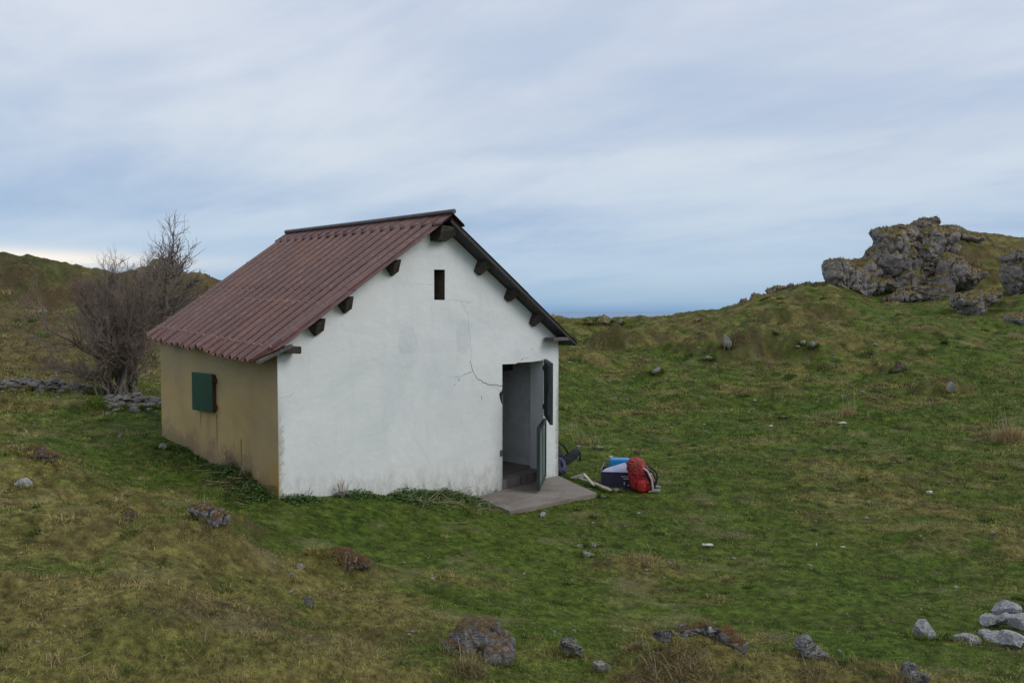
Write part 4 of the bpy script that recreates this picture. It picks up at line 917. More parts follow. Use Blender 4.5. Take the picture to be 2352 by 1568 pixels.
# tumbled drystone wall behind the hut: two ruined stretches
def rubble(name, label, x0, x1, py0, py1, h_px, n, seed):
    rs = np.random.default_rng(seed); V0, F0 = ICO[2]; VV = []; FF = []; base = 0
    a = ground(x0, py0); c = ground(x1, py1); org = (a + c) / 2
    for i in range(n):
        f = rs.random(); lay = rs.random() ** 1.3; p = a * (1 - f) + c * f; prof = math.sin(math.pi * min(1, max(0, f * .86 + .07))) ** .6
        sz = rs.uniform(.04, .125); V = V0.copy()
        for _ in range(7):
            nn = rs.normal(size=3); nn /= np.linalg.norm(nn); V = V - np.outer(np.maximum(V @ nn - .65, 0), nn)
        V = V * np.array([sz, sz * rs.uniform(.6, 1), sz * rs.uniform(.25, .6)]) * rs.uniform(.8, 1.2); th = rs.uniform(0, 6); tl = rs.normal() * .25
        Rm = np.array(Matrix.Rotation(th, 3, 'Z') @ Matrix.Rotation(tl, 3, 'X')); V = V @ Rm.T
        x = p[0] + rs.normal() * .10; y = p[1] + rs.normal() * .22 * (1.2 - lay); hh = h_px * a[1] / FPX * prof * (.75 + .35 * math.sin(f * 23 + seed) + .2 * math.sin(f * 51))
        V = V + np.array([x, y, gz(x, y) + lay * hh * rs.uniform(.7, 1.1)]) - org
        VV.append(V); FF.append(F0 + base); base += len(V)
    for q in range(26): f = (q + .5) / 26; p = a * (1 - f) + c * f; SKIRT.append((p[0], p[1] - .1, .35, .25))
    o = np_mesh(name, np.vstack(VV), np.vstack(FF), M_ROCKW, smooth=False); o.location = org
    tag(o, label, 'drystone wall', 'ruined drystone walls')
M_ROCKW = stone_mat('wall_rubble', (.22, .205, .20), .5, ((.09, .065, .03), (.15, .115, .055)), .7, .5, 4.0, .75)
rubble('drystone_wall', 'tumbled drystone wall, long low stretch left of the bare shrubs', 20, 205, 892, 902, 28, 640, 1)
rubble('drystone_wall', 'tumbled drystone wall, dark stretch running up to the ochre wall', 262, 372, 926, 936, 26, 420, 2)

# ================================================================== bare trees and thicket
M_BARK = simple('grey_bark', (.16, .135, .115), .9, .3, 12); M_TWIG = simple('twigs', (.23, .19, .165), .9, .25, 4); M_TWIG2 = simple('reddish_twigs', (.25, .19, .155), .9, .3, 4)
class Tubes:
    def __init__(s): s.V = []; s.F = []; s.n = 0
    def add(s, pts, r0, r1, k):
        pts = np.array(pts); n = len(pts); T = np.gradient(pts, axis=0); T /= np.linalg.norm(T, axis=1, keepdims=True) + 1e-9
        ref = np.array([.31, .95, .1]); A_ = np.cross(T, ref); A_ /= np.linalg.norm(A_, axis=1, keepdims=True) + 1e-9; B_ = np.cross(T, A_)
        rr = np.linspace(r0, r1, n)[:, None]; ang = np.arange(k) * 2 * math.pi / k
        ring = pts[:, None] + (A_[:, None] * np.cos(ang)[None, :, None] + B_[:, None] * np.sin(ang)[None, :, None]) * rr[:, None]
        s.V.append(ring.reshape(-1, 3)); i = np.arange(n - 1)[:, None] * k + np.arange(k)[None]; j = np.arange(n - 1)[:, None] * k + (np.arange(k)[None] + 1) % k
        s.F.append((np.stack([i, j, j + k, i + k], 2).reshape(-1, 4)) + s.n); s.n += n * k
def wander(p, d_, L, n, rs, wob=.18, up=.05):
    pts = [p]; d_ = d_ / np.linalg.norm(d_)
    for i in range(n):
        d_ = d_ + rs.normal(size=3) * wob + np.array([0, 0, up]); d_ /= np.linalg.norm(d_); p = p + d_ * L / n; pts.append(p)
    return pts, d_
def branch(tk, tw, p, d_, L, r, lev, rs, maxlev, spread=.75, up=.06):
    n = 6 if lev < 2 else 4
    pts, d2 = wander(p, d_, L, n, rs, .15 + .04 * lev, up)
    (tk if lev < 2 else tw).add(pts, r, r * .5, 6 if lev < 2 else (4 if lev == 2 else 3))
    if lev >= maxlev: return
    nb = [4, 5, 5, 4, 3][min(lev, 4)]
    for i in range(nb):
        f = rs.uniform(.25, 1.0); q = np.array(pts[int(f * n)]); dd = np.array(pts[min(n, int(f * n) + 1)]) - np.array(pts[int(f * n) - 1 if f * n >= 1 else 0]); dd = dd / (np.linalg.norm(dd) + 1e-9)
        v = rs.normal(size=3); v -= dd * v.dot(dd); v /= np.linalg.norm(v)
        branch(tk, tw, q, dd + v * spread * rs.uniform(.6, 1.2), L * rs.uniform(.48, .78), r * .52, lev + 1, rs, maxlev, spread, up)
def bare_tree(name, label, cat, base, stems, seed, twigm, maxlev=5, group=None):
    rs = np.random.default_rng(seed); tk, tw = Tubes(), Tubes()
    for path, r0, subs in stems:
        pts = [np.array(q, float) for q in path]; dense = []
        for a, c in zip(pts, pts[1:]):
            for f in (0, .25, .5, .75): dense.append(a * (1 - f) + c * f + rs.normal(size=3) * .02)
        dense.append(pts[-1]); tk.add(dense, r0, r0 * .32, 7)
        for k in range(subs):
            f = rs.uniform(.18, 1.0) ** .8; i = int(f * (len(dense) - 1)); dd = dense[min(i + 1, len(dense) - 1)] - dense[max(i - 1, 0)]; dd /= np.linalg.norm(dd); v = rs.normal(size=3); v -= dd * v.dot(dd); v /= np.linalg.norm(v)
            Ltot = sum(np.linalg.norm(a - c) for a, c in zip(pts, pts[1:]))
            branch(tk, tw, dense[i], dd * 1.0 + v * .65 + np.array([0, 0, .1]), Ltot * rs.uniform(.18, .36) * (1.1 - .5 * f), r0 * .4 * (1.1 - .6 * f), 1, rs, maxlev, .7, .08)
    e = thing(name, label, cat, tuple(base), 0, group)
    np_mesh('trunk', np.vstack(tk.V), np.vstack(tk.F), M_BARK, parent=e); np_mesh('crown', np.vstack(tw.V), np.vstack(tw.F), twigm, parent=e)
    return e
TB = ground(285, 903); k = TB[1] / FPX      # metres per photo pixel at the tree
def tp(px, py, dy=0.0): return ((px - 285) * k, dy, (903 - py) * k)
bare_tree('bare_tree', 'tall bare tree whose thin grey crown rises above the thicket beside the roof', 'tree', TB,
          [([tp(285, 903), tp(287, 850, .1), tp(312, 790, .2), tp(352, 735, .2), tp(384, 705, .1), tp(384, 665, 0), tp(392, 630, 0), tp(396, 600, 0), tp(400, 578, 0)], .075, 20),
           ([tp(384, 690, .1), tp(410, 665, .3), tp(436, 645, .3), tp(448, 638, .3)], .03, 10), ([tp(390, 650, 0), tp(372, 625, -.1), tp(366, 600, -.1)], .018, 6), ([tp(392, 630, 0), tp(418, 610, .1), tp(434, 590, .1)], .02, 9), ([tp(386, 680, 0), tp(356, 640, .2), tp(340, 610, .2)], .025, 9), ([tp(392, 640, .1), tp(426, 630, -.2), tp(456, 606, -.2)], .02, 9)], 5, M_TWIG, 3)
def fan(base, tops, seed, r0, subs, dyr=.5):
    rs = np.random.default_rng(seed); L = []
    for tx, ty in tops:
        bx_ = base + rs.uniform(-22, 22); d0 = rs.normal() * dyr * .3; d1 = rs.normal() * dyr; mx = bx_ + (tx - bx_) * .42 + rs.uniform(-12, 12); my = 903 + (ty - 903) * .5
        L.append(([tp(bx_, 903, d0), tp((bx_ + mx) / 2 + rs.uniform(-6, 6), (903 + my) / 2, d0), tp(mx, my, (d0 + d1) / 2), tp((mx + tx) / 2 + rs.uniform(-10, 10), (my + ty) / 2, d1), tp(tx, ty, d1)], r0 * rs.uniform(.7, 1.2), subs))
    return L
bare_tree('bare_shrub', 'broad many stemmed bare shrub fanning out left of the tall bare tree', 'shrub', TB,
          fan(282, [(165, 700), (185, 675), (205, 660), (225, 665), (240, 645), (258, 655), (275, 640), (292, 648), (310, 640), (328, 650), (345, 645), (360, 665), (380, 640), (404, 672), (372, 615), (395, 650), (178, 740), (215, 710), (300, 690), (345, 700)], 6, .034, 16), 6, M_TWIG2, 3)
bare_tree('bare_shrub', 'low reddish bare thicket squeezed against the back of the ochre wall', 'shrub', TB,
          fan(300, [(330, 790), (345, 770), (315, 760), (352, 820), (290, 760), (268, 770), (338, 730)], 7, .024, 16, .8) + fan(262, [(190, 800), (170, 770), (210, 760), (235, 780), (200, 840), (160, 830), (225, 740)], 8, .024, 16, .8), 7, M_TWIG2, 3)

# ================================================================== grass
def join(parts):
    V = []; F = []; C = []; o = 0
    for v, f, c in parts: V.append(v); F.append(f + o); C.append(c); o += len(v)
    return np.vstack(V), np.vstack(F), np.vstack(C)
def blades(px_, py_, hgt, wid, col, rs, lean=.8, tipcol=1.25, zoff=-.008):
    n = len(px_); z = (look(Zg, px_, py_) if n > 2000 else height(px_, py_) + EYE) + zoff
    az = rs.uniform(0, 2 * math.pi, n); la = rs.uniform(0, 2 * math.pi, n); ln = rs.uniform(.1, 1, n) * lean
    b = np.stack([px_, py_, z], 1); side = np.stack([np.cos(az), np.sin(az), np.zeros(n)], 1) * (wid / 2)[:, None]
    ld = np.stack([np.cos(la) * ln, np.sin(la) * ln, np.ones(n)], 1); ld /= np.linalg.norm(ld, axis=1, keepdims=True)
    mid = b + ld * (hgt * .55)[:, None]; ld2 = ld + np.stack([np.cos(la) * ln, np.sin(la) * ln, -.35 * ln], 1) * .9; ld2 /= np.linalg.norm(ld2, axis=1, keepdims=True)
    tip = mid + ld2 * (hgt * .5)[:, None]
    V = np.stack([b - side, b + side, mid + side * .8, mid - side * .8, tip], 1).reshape(-1, 3)
    i = np.arange(n) * 5
    F = np.concatenate([np.stack([i, i + 1, i + 2], 1), np.stack([i, i + 2, i + 3], 1), np.stack([i + 3, i + 2, i + 4], 1)])
    C = np.repeat(col, 5, axis=0).reshape(n, 5, 3); C[:, 4] *= tipcol
    return V, F, C.reshape(-1, 3)
def keep_off(x, y):
    _, tt, ss = inside_house(x, y)
    house = (tt > -.01) & (tt < GW + .01) & (ss > -.01) & (ss < 3.9)
    slab = (tt > 3.05) & (tt < 5.2) & (ss > -1.22 + .18 * (5.0 - tt) * .9) & (ss < .1) & (ss > -1.25)
    u_ = (tt - 3.04) / 1.66; slab = (ss > -.90 - .30 * np.clip(u_, 0, 1) + .02) & (ss < .1) & (tt > 3.06) & (tt < 4.72 + (ss + 1.2) * .45)
    return ~(house | slab)
rs = np.random.default_rng(11); N = 820000
th = rs.uniform(R(-43), R(43), N); lr = rs.uniform(math.log(2.3), math.log(75), N); r_ = np.exp(lr)
x, y = r_ * np.sin(th), r_ * np.cos(th); kp = keep_off(x, y)
kp &= rs.random(N) < np.where(r_ > 30, .45, np.where(r_ < 7, 1.0, .9))
x, y, r_ = x[kp], y[kp], r_[kp]; n = len(x); dr = dryness(x, y)
cl_ = fbm(np.stack([x, y], 1) / (.12 * np.clip(np.round(r_ / 6), 1, 6))[:, None], 3, 400) * .5 + .5
col = turf_col(x, y, np.clip(dr + rs.normal(size=n) * .2 + (cl_ - .5) * .5, 0, 1)); col = bank_shade(col, look(SL_, x, y), x, y); col *= (rs.uniform(.6, 1.45, n) * (.55 + .95 * cl_))[:, None]
pale = rs.random(n) < .05 + .05 * dr; col[pale] = np.array((.30, .29, .13)) * rs.uniform(.5, 1.1, (pale.sum(), 1))
hg_ = (.012 + .026 * cl_ + .010 * dr) * rs.uniform(.5, 1.4, n) * np.clip(r_ / 8, .9, 2.8); wd = np.maximum(.0026, r_ * .0007) * rs.uniform(.8, 1.6, n)
PT = [blades(x, y, hg_, wd, col, rs, 2.2)]
for sx_, sy_, ra, rb_ in SKIRT:                             # longer grass crowding the foot of each rock
    n = int(np.clip(ra * 2200, 60, 900)); a = rs.uniform(0, 6.283, n); q = 1.0 + np.abs(rs.normal(size=n)) * .22 - .12; X_ = sx_ + ra * q * np.cos(a); Y_ = sy_ + rb_ * q * np.sin(a); D_ = math.hypot(sx_, sy_)
    c_ = turf_col(X_, Y_) * rs.uniform(.7, 1.7, (n, 1)); PT.append(blades(X_, Y_, rs.uniform(.04, .10, n) * max(1, D_ / 14) * (1 if ra > .06 else .6), np.full(n, max(.0035, D_ * .0008)), c_, rs, 1.2))
NC = 1500; th = rs.uniform(R(-36), R(36), NC); r_c = np.exp(rs.uniform(math.log(3), math.log(52), NC)); cx_, cy2 = r_c * np.sin(th), r_c * np.cos(th)
dc = dryness(cx_, cy2); kk_ = keep_off(cx_, cy2) & (rs.random(NC) < .18 + 1.0 * dc); cx_, cy2, r_c, dc = cx_[kk_], cy2[kk_], r_c[kk_], dc[kk_]
nb = 70; m = len(cx_); rad = (.05 + .12 * rs.random(m)) * np.clip(r_c / 12, .7, 2.2); a = rs.uniform(0, 6.283, (m, nb)); q = rad[:, None] * np.sqrt(rs.random((m, nb)))
X_ = (cx_[:, None] + q * np.cos(a)).ravel(); Y_ = (cy2[:, None] + q * np.sin(a)).ravel(); tone = np.where(rs.random((m, 1)) < .35 + .5 * dc[:, None], np.array((.26, .21, .09)), np.array((.075, .125, .025))) * rs.uniform(.45, 1.35, (m, 1))
hh = np.repeat((.035 + .05 * rs.random(m)) * np.clip(r_c / 12, .8, 2.4), nb) * rs.uniform(.5, 1.2, m * nb); wc = np.repeat(np.maximum(.003, r_c * .0008), nb)
ok = keep_off(X_, Y_); PT.append(blades(X_[ok], Y_[ok], hh[ok], wc[ok], (np.repeat(tone, nb, axis=0) * rs.uniform(.7, 1.3, (m * nb, 1)))[ok], rs, 1.3))
def blades_on(P_, hgt, wid, col):
    """tufts rooted at given points, used on the ledges of the rocks"""
    v, f, c = blades(np.zeros(len(P_)), np.full(len(P_), 5.), hgt, wid, col, rs, 1.3); base = np.array([0, 5., gz(0, 5.) - .008]); v = v.reshape(-1, 5, 3) - base + P_[:, None]; return v.reshape(-1, 3), f, c
for o_ in CRAGS:
    me = o_.data; nf = len(me.polygons); ce_ = np.empty(nf * 3); me.polygons.foreach_get('center', ce_); ce_ = ce_.reshape(-1, 3); nn = np.empty(nf * 3); me.polygons.foreach_get('normal', nn); nn = nn.reshape(-1, 3)
    sel = (nn[:, 2] + .5 * fbm(ce_ / 1.2, 3, 8) > .60) & (rs.random(nf) < .30); P_ = ce_[sel] + np.array(o_.location); n = len(P_)
    if n: D_ = float(o_.location[1]); PT.append(blades_on(P_, rs.uniform(.06, .18, n) * D_ / 50, np.full(n, D_ * .0010), np.where(rs.random((n, 1)) < .65, np.array((.20, .145, .06)), np.array((.11, .115, .035))) * rs.uniform(.5, 1.4, (n, 1))))
V, F, C = join(PT)
gr = np_mesh('grass', V, F, M_BLADE, C, smooth=False); tag(gr, 'short pasture grass, green in the lawn and tan on the humps', 'grass', kind='stuff')

def tussock(name, label, px, py, rad_px, h_px, n, seed, green=.2, stalks=8, spread=1.0):
    rs = np.random.default_rng(seed); c0 = ground(px, py); k = c0[1] / FPX; rad = rad_px * k; hh = h_px * k
    a = rs.uniform(0, 6.283, n); q = rad * np.sqrt(rs.random(n)) * rs.uniform(.2, 1, n); x = c0[0] + q * np.cos(a); y = c0[1] + .05 + q * np.sin(a) * .8
    g = rs.random(n) < green; col = np.where(g[:, None], np.array((.07, .11, .03)), np.array((.24, .175, .085)) * (1.7 if 'straw col' in label or 'pale' in label else 1)) * rs.uniform(.5, 1.4, (n, 1))
    P1 = blades(x, y, hh * rs.uniform(.35, .8, n), np.full(n, max(.003, k * .75)), col, rs, 1.6 * spread)
    m = stalks; a = rs.uniform(0, 6.283, m); q = rad * .7 * rs.random(m); x = c0[0] + q * np.cos(a); y = c0[1] + .05 + q * np.sin(a)
    col = np.array((.42, .36, .22)) * rs.uniform(.6, 1.1, (m, 1)); P2 = blades(x, y, hh * rs.uniform(1.0, 1.9, m), np.full(m, max(.0035, k * .9)), col, rs, .5 * spread)
    V, F, C = join([P1, P2]); o = np_mesh(name, V - c0, F, M_BLADE, C, smooth=False); o.location = c0
    return tag(o, label, 'grass tuft', 'tufts of long dry grass')
TS = [('dry tussock hanging over the foot of the largest foreground boulder', 1075, 1560, 55, 60, 900, .35, 6, 1.2), ('dry tussock with tall pale stalks beside the flat stones', 1480, 1290, 60, 34, 420, .35, 12, 1), ('dry trailing tussock right of the stalks by the flat stones', 1550, 1305, 40, 22, 220, .3, 8, 1.6),
      ('straw coloured tussock at the right picture edge in the field', 2318, 1012, 46, 44, 900, .03, 50, .45), ('straw coloured tussock in the middle of the right field', 1948, 955, 26, 30, 380, .05, 24, .5), ('low brown tussock just right of the tussock in the middle field', 1995, 965, 14, 14, 160, .2, 6, 1),
      ('tall pale stalks rising behind the blue backpack', 1345, 1020, 45, 32, 160, .4, 22, .9), ('matted dry grass crowning the mossy foreground mound', 1560, 1550, 110, 36, 1800, .12, 26, 1.7), ('dry grass right of the mossy foreground mound', 1880, 1562, 90, 30, 1100, .2, 14, 1.5),
      ('tall dry stalks round the pitted rock at the bottom edge', 2085, 1595, 60, 55, 500, .15, 16, .9), ('dry stalks with reddish blades left of the mossy foreground mound', 1465, 1500, 40, 34, 420, .15, 8, 1.1), ('orange grass tuft on the ledge of the hilltop crag', 2220, 612, 50, 20, 600, 0, 14, 1),
      ('pale grass tuft at the right picture edge below the crag', 2335, 775, 22, 14, 160, 0, 14, .8), ('long hanging grass over the whitish rock of the bank', 1665, 800, 40, 26, 420, .15, 10, 1.2), ('brown weed clump against the foot of the ochre wall', 560, 1105, 26, 34, 240, .5, 12, 1),
      ('dark leafy tuft in the turf before the largest boulder', 925, 1540, 40, 26, 300, .9, 2, 1.2), ('yellowish tuft covering the mound far left of the hut corner', 305, 1195, 60, 18, 600, .45, 2, 1.3), ('tan tuft covering the hump below the white spotted ledge', 485, 1250, 60, 16, 500, .35, 2, 1.3),
      ('reddish tuft behind the white spotted rock ledge', 462, 1160, 24, 18, 260, .1, 3, 1.2)]
for i, (lab, px, py, rp, hp, n, g, st, sp_) in enumerate(TS): tussock('dry_grass_tuft', lab, px, py, rp, hp, n, 500 + i, g, st, sp_)
# single tall stalks in the near field
for i, (px, py, hp, lab) in enumerate([(2240, 0, 0, '')][:0]): pass

# leafy weeds along the foot of the gable
def leaves(pts, size, col, rs):
    n = len(pts); a = rs.uniform(0, 6.283, n); u1 = np.stack([np.cos(a), np.sin(a), rs.uniform(-.5, .5, n)], 1); w1 = np.stack([-np.sin(a), np.cos(a), rs.uniform(-.6, .6, n)], 1)
    s = (size * rs.uniform(.5, 1.4, n))[:, None]
    V = np.stack([pts, pts + (u1 * .5 + w1 * .35) * s, pts + u1 * s, pts + (u1 * .5 - w1 * .35) * s], 1).reshape(-1, 3); i = np.arange(n) * 4
    F = np.concatenate([np.stack([i, i + 1, i + 2], 1), np.stack([i, i + 2, i + 3], 1)]); return V, F, np.repeat(col, 4, axis=0)
rs = np.random.default_rng(21); parts = []
def weed_strip(t0, t1, s0, s1, n, h, axis_front=True):
    tt = rs.uniform(t0, t1, n); ss = -np.abs(rs.normal(size=n)) * s1 - s0
    if axis_front: w = HO[None] + tt[:, None] * HU[None] + ss[:, None] * HV[None]
    else: w = HO[None] + ss[:, None] * HU[None] + tt[:, None] * HV[None]
    dens = fbm(w / .35, 3, 77); k_ = dens > -.25; w = w[k_]; d2 = dens[k_]
    z = height(w[:, 0], w[:, 1]) + EYE + rs.random(len(w)) * h * np.clip(d2 + .5, .1, 1.3) * np.exp(ss[k_] * 2.0)
    P3 = np.column_stack([w, z]); col = np.array((.055, .100, .024)) * rs.uniform(.5, 1.6, (len(w), 1)) * np.where(rs.random((len(w), 1)) < .1, 1.7, 1)
    parts.append(leaves(P3, .026, col, rs))
weed_strip(.0, 3.2, .02, .14, 6000, .08); weed_strip(1.6, 3.15, .02, .28, 6000, .15); weed_strip(.0, 1.0, .02, .22, 2600, .15, False); weed_strip(1.0, 3.0, .02, .10, 2400, .08, False)
V, F, C = join(parts); tag(np_mesh('weeds', V, F, M_BLADE, C, smooth=False), 'low leafy green weeds growing along the foot of the hut walls', 'weeds', kind='stuff')
# dry straw and cut stems lying about the doorstep weeds and on the lawn
rs = np.random.default_rng(22); st = Tubes()
def straw(wx, wy, L, r0):
    a = rs.uniform(0, 6.283); z = gz(wx, wy) + rs.uniform(.015, .06); el = rs.normal() * .12
    d_ = np.array([math.cos(a), math.sin(a), el]); pts, _ = wander(np.array([wx, wy, z]), d_, L, 4, rs, .12, 0); pts = [np.array([q[0], q[1], max(q[2], gz(q[0], q[1]) + .008)]) for q in pts]; st.add(pts, r0, r0 * .6, 4)
for _ in range(90):
    a = rs.uniform(1.7, 3.3); b_ = -abs(rs.normal()) * .35 - .05; w = h2w(a, b_); straw(w[0], w[1], rs.uniform(.12, .45), .0045)
for _ in range(80):
    p_ = ground(rs.uniform(50, 2300), rs.uniform(1150, 1540)); straw(p_[0], p_[1], rs.uniform(.03, .10), .003 * max(.7, p_[1] / 8))
for _ in range(60):
    p_ = ground(rs.uniform(1300, 2340), rs.uniform(900, 1150)); straw(p_[0], p_[1], rs.uniform(.08, .22), .006)
for _ in range(22):
    w = h2w(rs.uniform(-.5, -.05), rs.uniform(.0, 1.6)); straw(w[0], w[1], rs.uniform(.1, .3), .0045)
M_STRAW = simple('dry_straw', (.25, .22, .14), .85, .3, 9)
tag(np_mesh('straw', np.vstack(st.V), np.vstack(st.F), M_STRAW), 'dry straw and stems scattered over the turf and weeds', 'straw', kind='stuff')
# small chips of pale stone all over the pasture
rs = np.random.default_rng(31); VV = []; FF = []; base = 0; V0, F0 = ICO[2]
for _ in range(230):
    g_ = ground(rs.uniform(20, 2340), rs.uniform(770, 1500) if rs.random() < .7 else rs.uniform(760, 1000))
    if not keep_off(g_[:1], g_[1:2])[0]: continue
    sz = rs.uniform(.25, 1) ** 2 * .045 * np.clip(g_[1] / 10, .5, 2.6); V = V0 * (1 + .25 * rs.normal(size=(len(V0), 1)) * .5) * np.array([sz, sz * .7, sz * .45]); V = V @ np.array(Matrix.Rotation(rs.uniform(0, 6), 3, 'Z')).T
    VV.append(V + g_ + np.array([0, 0, sz * .25])); FF.append(F0 + base); base += len(V)
tag(np_mesh('stone_chips', np.vstack(VV), np.vstack(FF), M_FLAT, smooth=False), 'small pale stone chips strewn over the pasture', 'stone chips', kind='stuff')
# thin dead weed in front of the white wall near its left end
def dead_weed(label, t_, s_, hgt, seed, n=9):
    rs = np.random.default_rng(seed); w = h2w(t_, s_); p0 = np.array([w[0], w[1], gz(*w)]); tk = Tubes()
    for i in range(n):
        d_ = np.array([rs.normal() * .35, rs.normal() * .35, 1]); pts, d2 = wander(np.zeros(3), d_, hgt * rs.uniform(.5, 1), 6, rs, .1, .05); tk.add(pts, .004, .0018, 4)
        for q in range(4): f = rs.integers(2, 6); pp, _ = wander(pts[f], d_ + rs.normal(size=3) * .7, hgt * .3, 3, rs, .1, .05); tk.add(pp, .0024, .0012, 3)
    o = np_mesh('dead_weed', np.vstack(tk.V), np.vstack(tk.F), M_TWIG2); o.location = p0 - np.array([0, 0, .02]); tag(o, label, 'weed', 'dead weeds by the hut')
dead_weed('thin leafless weed in front of the white wall near the ochre corner', .80, -.12, .28, 1); dead_weed('low leafless weed against the ochre wall', -.12, .95, .40, 2, 12); dead_weed('sparse leafless weed at the very corner of white and ochre walls', .30, -.08, .18, 3, 6)

# ================================================================== things lying about
def litter(name, label, cat, px, py, w_px, h_px, ang, mat, seed):
    p = ground(px, py); k = p[1] / FPX; V, F = rock_verts((w_px * k * .85, w_px * k * .32, h_px * k * .8), seed, 4, 8, .75, .40, freq=2.5); o = np_mesh(name, V, F, mat); o.location = (p[0], p[1], p[2] + h_px * k * .45 + .02); o.rotation_euler = (0, 0, ang); tag(o, label, cat, 'white scraps on the turf')
litter('white_scrap', 'bright white scrap on brown soil right of the lawn', 'scrap', 2134, 1139, 24, 9, .5, M_WHITE, 1)
litter('white_scrap', 'white scrap in the far field under the straw coloured tussock', 'scrap', 1935, 975, 26, 6, .1, M_WHITE, 2)
litter('white_scrap', 'pale flat scrap on the lawn right of the dry tussock', 'scrap', 1625, 1260, 32, 6, 0, M_WHITE, 3)
litter('white_scrap', 'tiny upright white scrap on the middle lawn', 'scrap', 1875, 1262, 8, 9, 1.2, M_WHITE, 4)
litter('white_scrap', 'tiny lying white scrap right of the upright one on the lawn', 'scrap', 1935, 1263, 16, 5, .1, M_WHITE, 5)
litter('white_scrap', 'small white scrap in the grass above the red backpack', 'scrap', 1770, 982, 12, 5, .2, M_WHITE, 6)
# planks by the slab
def plank(label, a, b_, w, th, mat, seed):
    a = Vector(a); b_ = Vector(b_); d_ = (b_ - a); L = d_.length; m = MB(); rr = random.Random(seed); n = 6; P = []
    q = d_.to_track_quat('X', 'Z').to_matrix()
    for i in range(n): 
        f0, f1 = i / n, (i + 1) / n
    pts = [q @ Vector((L * i / n, 0, 0)) for i in range(n + 1)]; ws = [w * rr.uniform(.8, 1.15) for _ in range(n + 1)]; ws[0] *= .5; ws[-1] *= .7
    loop = [pts[i] + q @ Vector((0, ws[i] / 2, 0)) for i in range(n + 1)] + [pts[i] - q @ Vector((0, ws[i] / 2, 0)) for i in range(n, -1, -1)]
    m.prism(loop, q @ Vector((0, 0, th))); o = m.build('broken_board', mat, loc=a, bevel=.003); tag(o, label, 'board', 'broken boards beside the slab')
M_PLK = timber('bleached_wood', (.34, .31, .24), (.60, .56, .46)); M_PLK2 = timber('grey_board', (.22, .20, .15), (.40, .36, .28))
g1 = ground(1365, 1122); plank('pale splintered stick propped beside the slab tip', (g1[0], g1[1], g1[2] + .03), tuple(at_depth(1340, 1091, g1[1] + .25) + np.array([0, 0, .02])), .05, .02, M_PLK, 1)
g2 = ground(1360, 1116); g3 = ground(1402, 1134); plank('grey board lying in the grass beyond the slab tip', (g2[0], g2[1], g2[2] + .05), (g3[0], g3[1], g3[2] + .05), .09, .022, M_PLK2, 2)
g2 = ground(1330, 1108); g3 = ground(1366, 1120); plank('short grey board lying along the slab edge', (g2[0], g2[1] + .05, g2[2] + .05), (g3[0], g3[1] + .05, g3[2] + .05), .06, .02, M_PLK2, 3)

# --- soft shapes: closed lumpy bodies
def superbody(size, seed, ex=.55, sub=4, amp=.05, freq=3.0, taper=0.0, shear=(0, 0)):
    V, F = ICO[sub]; V = V.copy(); V = np.sign(V) * np.abs(V) ** ex; V /= np.abs(V).max(0)
    L = np.linalg.norm(V, axis=1, keepdims=True); V = V + V / L * (amp * fbm(V * freq + seed, 4, seed, .6))[:, None]
    s = 1 - taper * V[:, 2]; V[:, 0] *= s; V[:, 1] *= s
    V = V * np.array(size) / 2; V[:, 0] += V[:, 2] * shear[0]; V[:, 1] += V[:, 2] * shear[1]; return V, F
def soft(name, size, c, mat, parent, seed, **kw):
    V, F = superbody(size, seed, **kw); V = V + np.array(c); return np_mesh(name, V, F, mat, parent=parent)
def cloth(name, col, rough=.7, scale=14):
    m_, t_, b = new_mat(name); co = t_.a('ShaderNodeTexCoord').outputs['Object']; n = t_.noise(co, scale, 5, .65, .8); n2 = t_.noise(co, 90, 2, .5)
    setp(t_, b, Base__Color=t_.ramp(n, [(.3, tuple(c * .6 for c in col)), (.7, tuple(min(1, c * 1.3) for c in col))]), Roughness=rough, Specular__IOR__Level=.35); bump(t_, b, t_.m('ADD', n, t_.m('MULTIPLY', n2, .2)), .9, .03); return m_
C_RED = cloth('red_nylon', (.42, .022, .025), .5); C_RED2 = cloth('faded_red_net', (.40, .07, .06), .6, 40); C_GREY = cloth('grey_foam', (.30, .29, .29)); C_BLACK = cloth('black_webbing', (.018, .018, .02)); C_SLATE = cloth('slate_blue_nylon', (.085, .09, .17))
C_DARK = cloth('dark_nylon', (.028, .035, .04)); C_BLUE = simple('bright_blue_plastic', (.02, .26, .58), .35, .08, 6); C_BOX = simple('dark_purple_card', (.030, .024, .055), .55, .15, 8); C_FLAP = simple('pale_lilac_card', (.42, .44, .60), .6, .12, 10); C_MARK = simple('white_print', (.62, .6, .62), .6, .05, 5)
C_FRAME = simple('light_grey_frame', (.42, .42, .40), .45, .1, 8)
# red backpack, leaning against the box; its frame faces right
bpz = ground(1472, 1128); k = bpz[1] / FPX * .84
rb = thing('red_backpack', 'red hiking backpack leaning on the dark box, grey padded frame facing right', 'backpack', tuple(bpz), R(-12))
soft('body', (66 * k, 50 * k, 78 * k), (0, 0, 37 * k), C_RED, rb, 3, ex=.7, amp=.17, freq=4.5, taper=.16, shear=(-.22, 0), sub=5)
soft('lid', (50 * k, 44 * k, 46 * k), (-14 * k, 2 * k, 68 * k), C_RED2, rb, 4, ex=.85, amp=.26, freq=7, sub=5)
soft('side_pocket', (26 * k, 18 * k, 34 * k), (2 * k, -26 * k, 20 * k), C_RED, rb, 6, ex=.7, amp=.10)
soft('back_padding', (14 * k, 36 * k, 60 * k), (24 * k, -6 * k, 40 * k), C_BLACK, rb, 5, ex=.6, amp=.08, shear=(-.45, 0))
m = MB(); yy = -26 * k
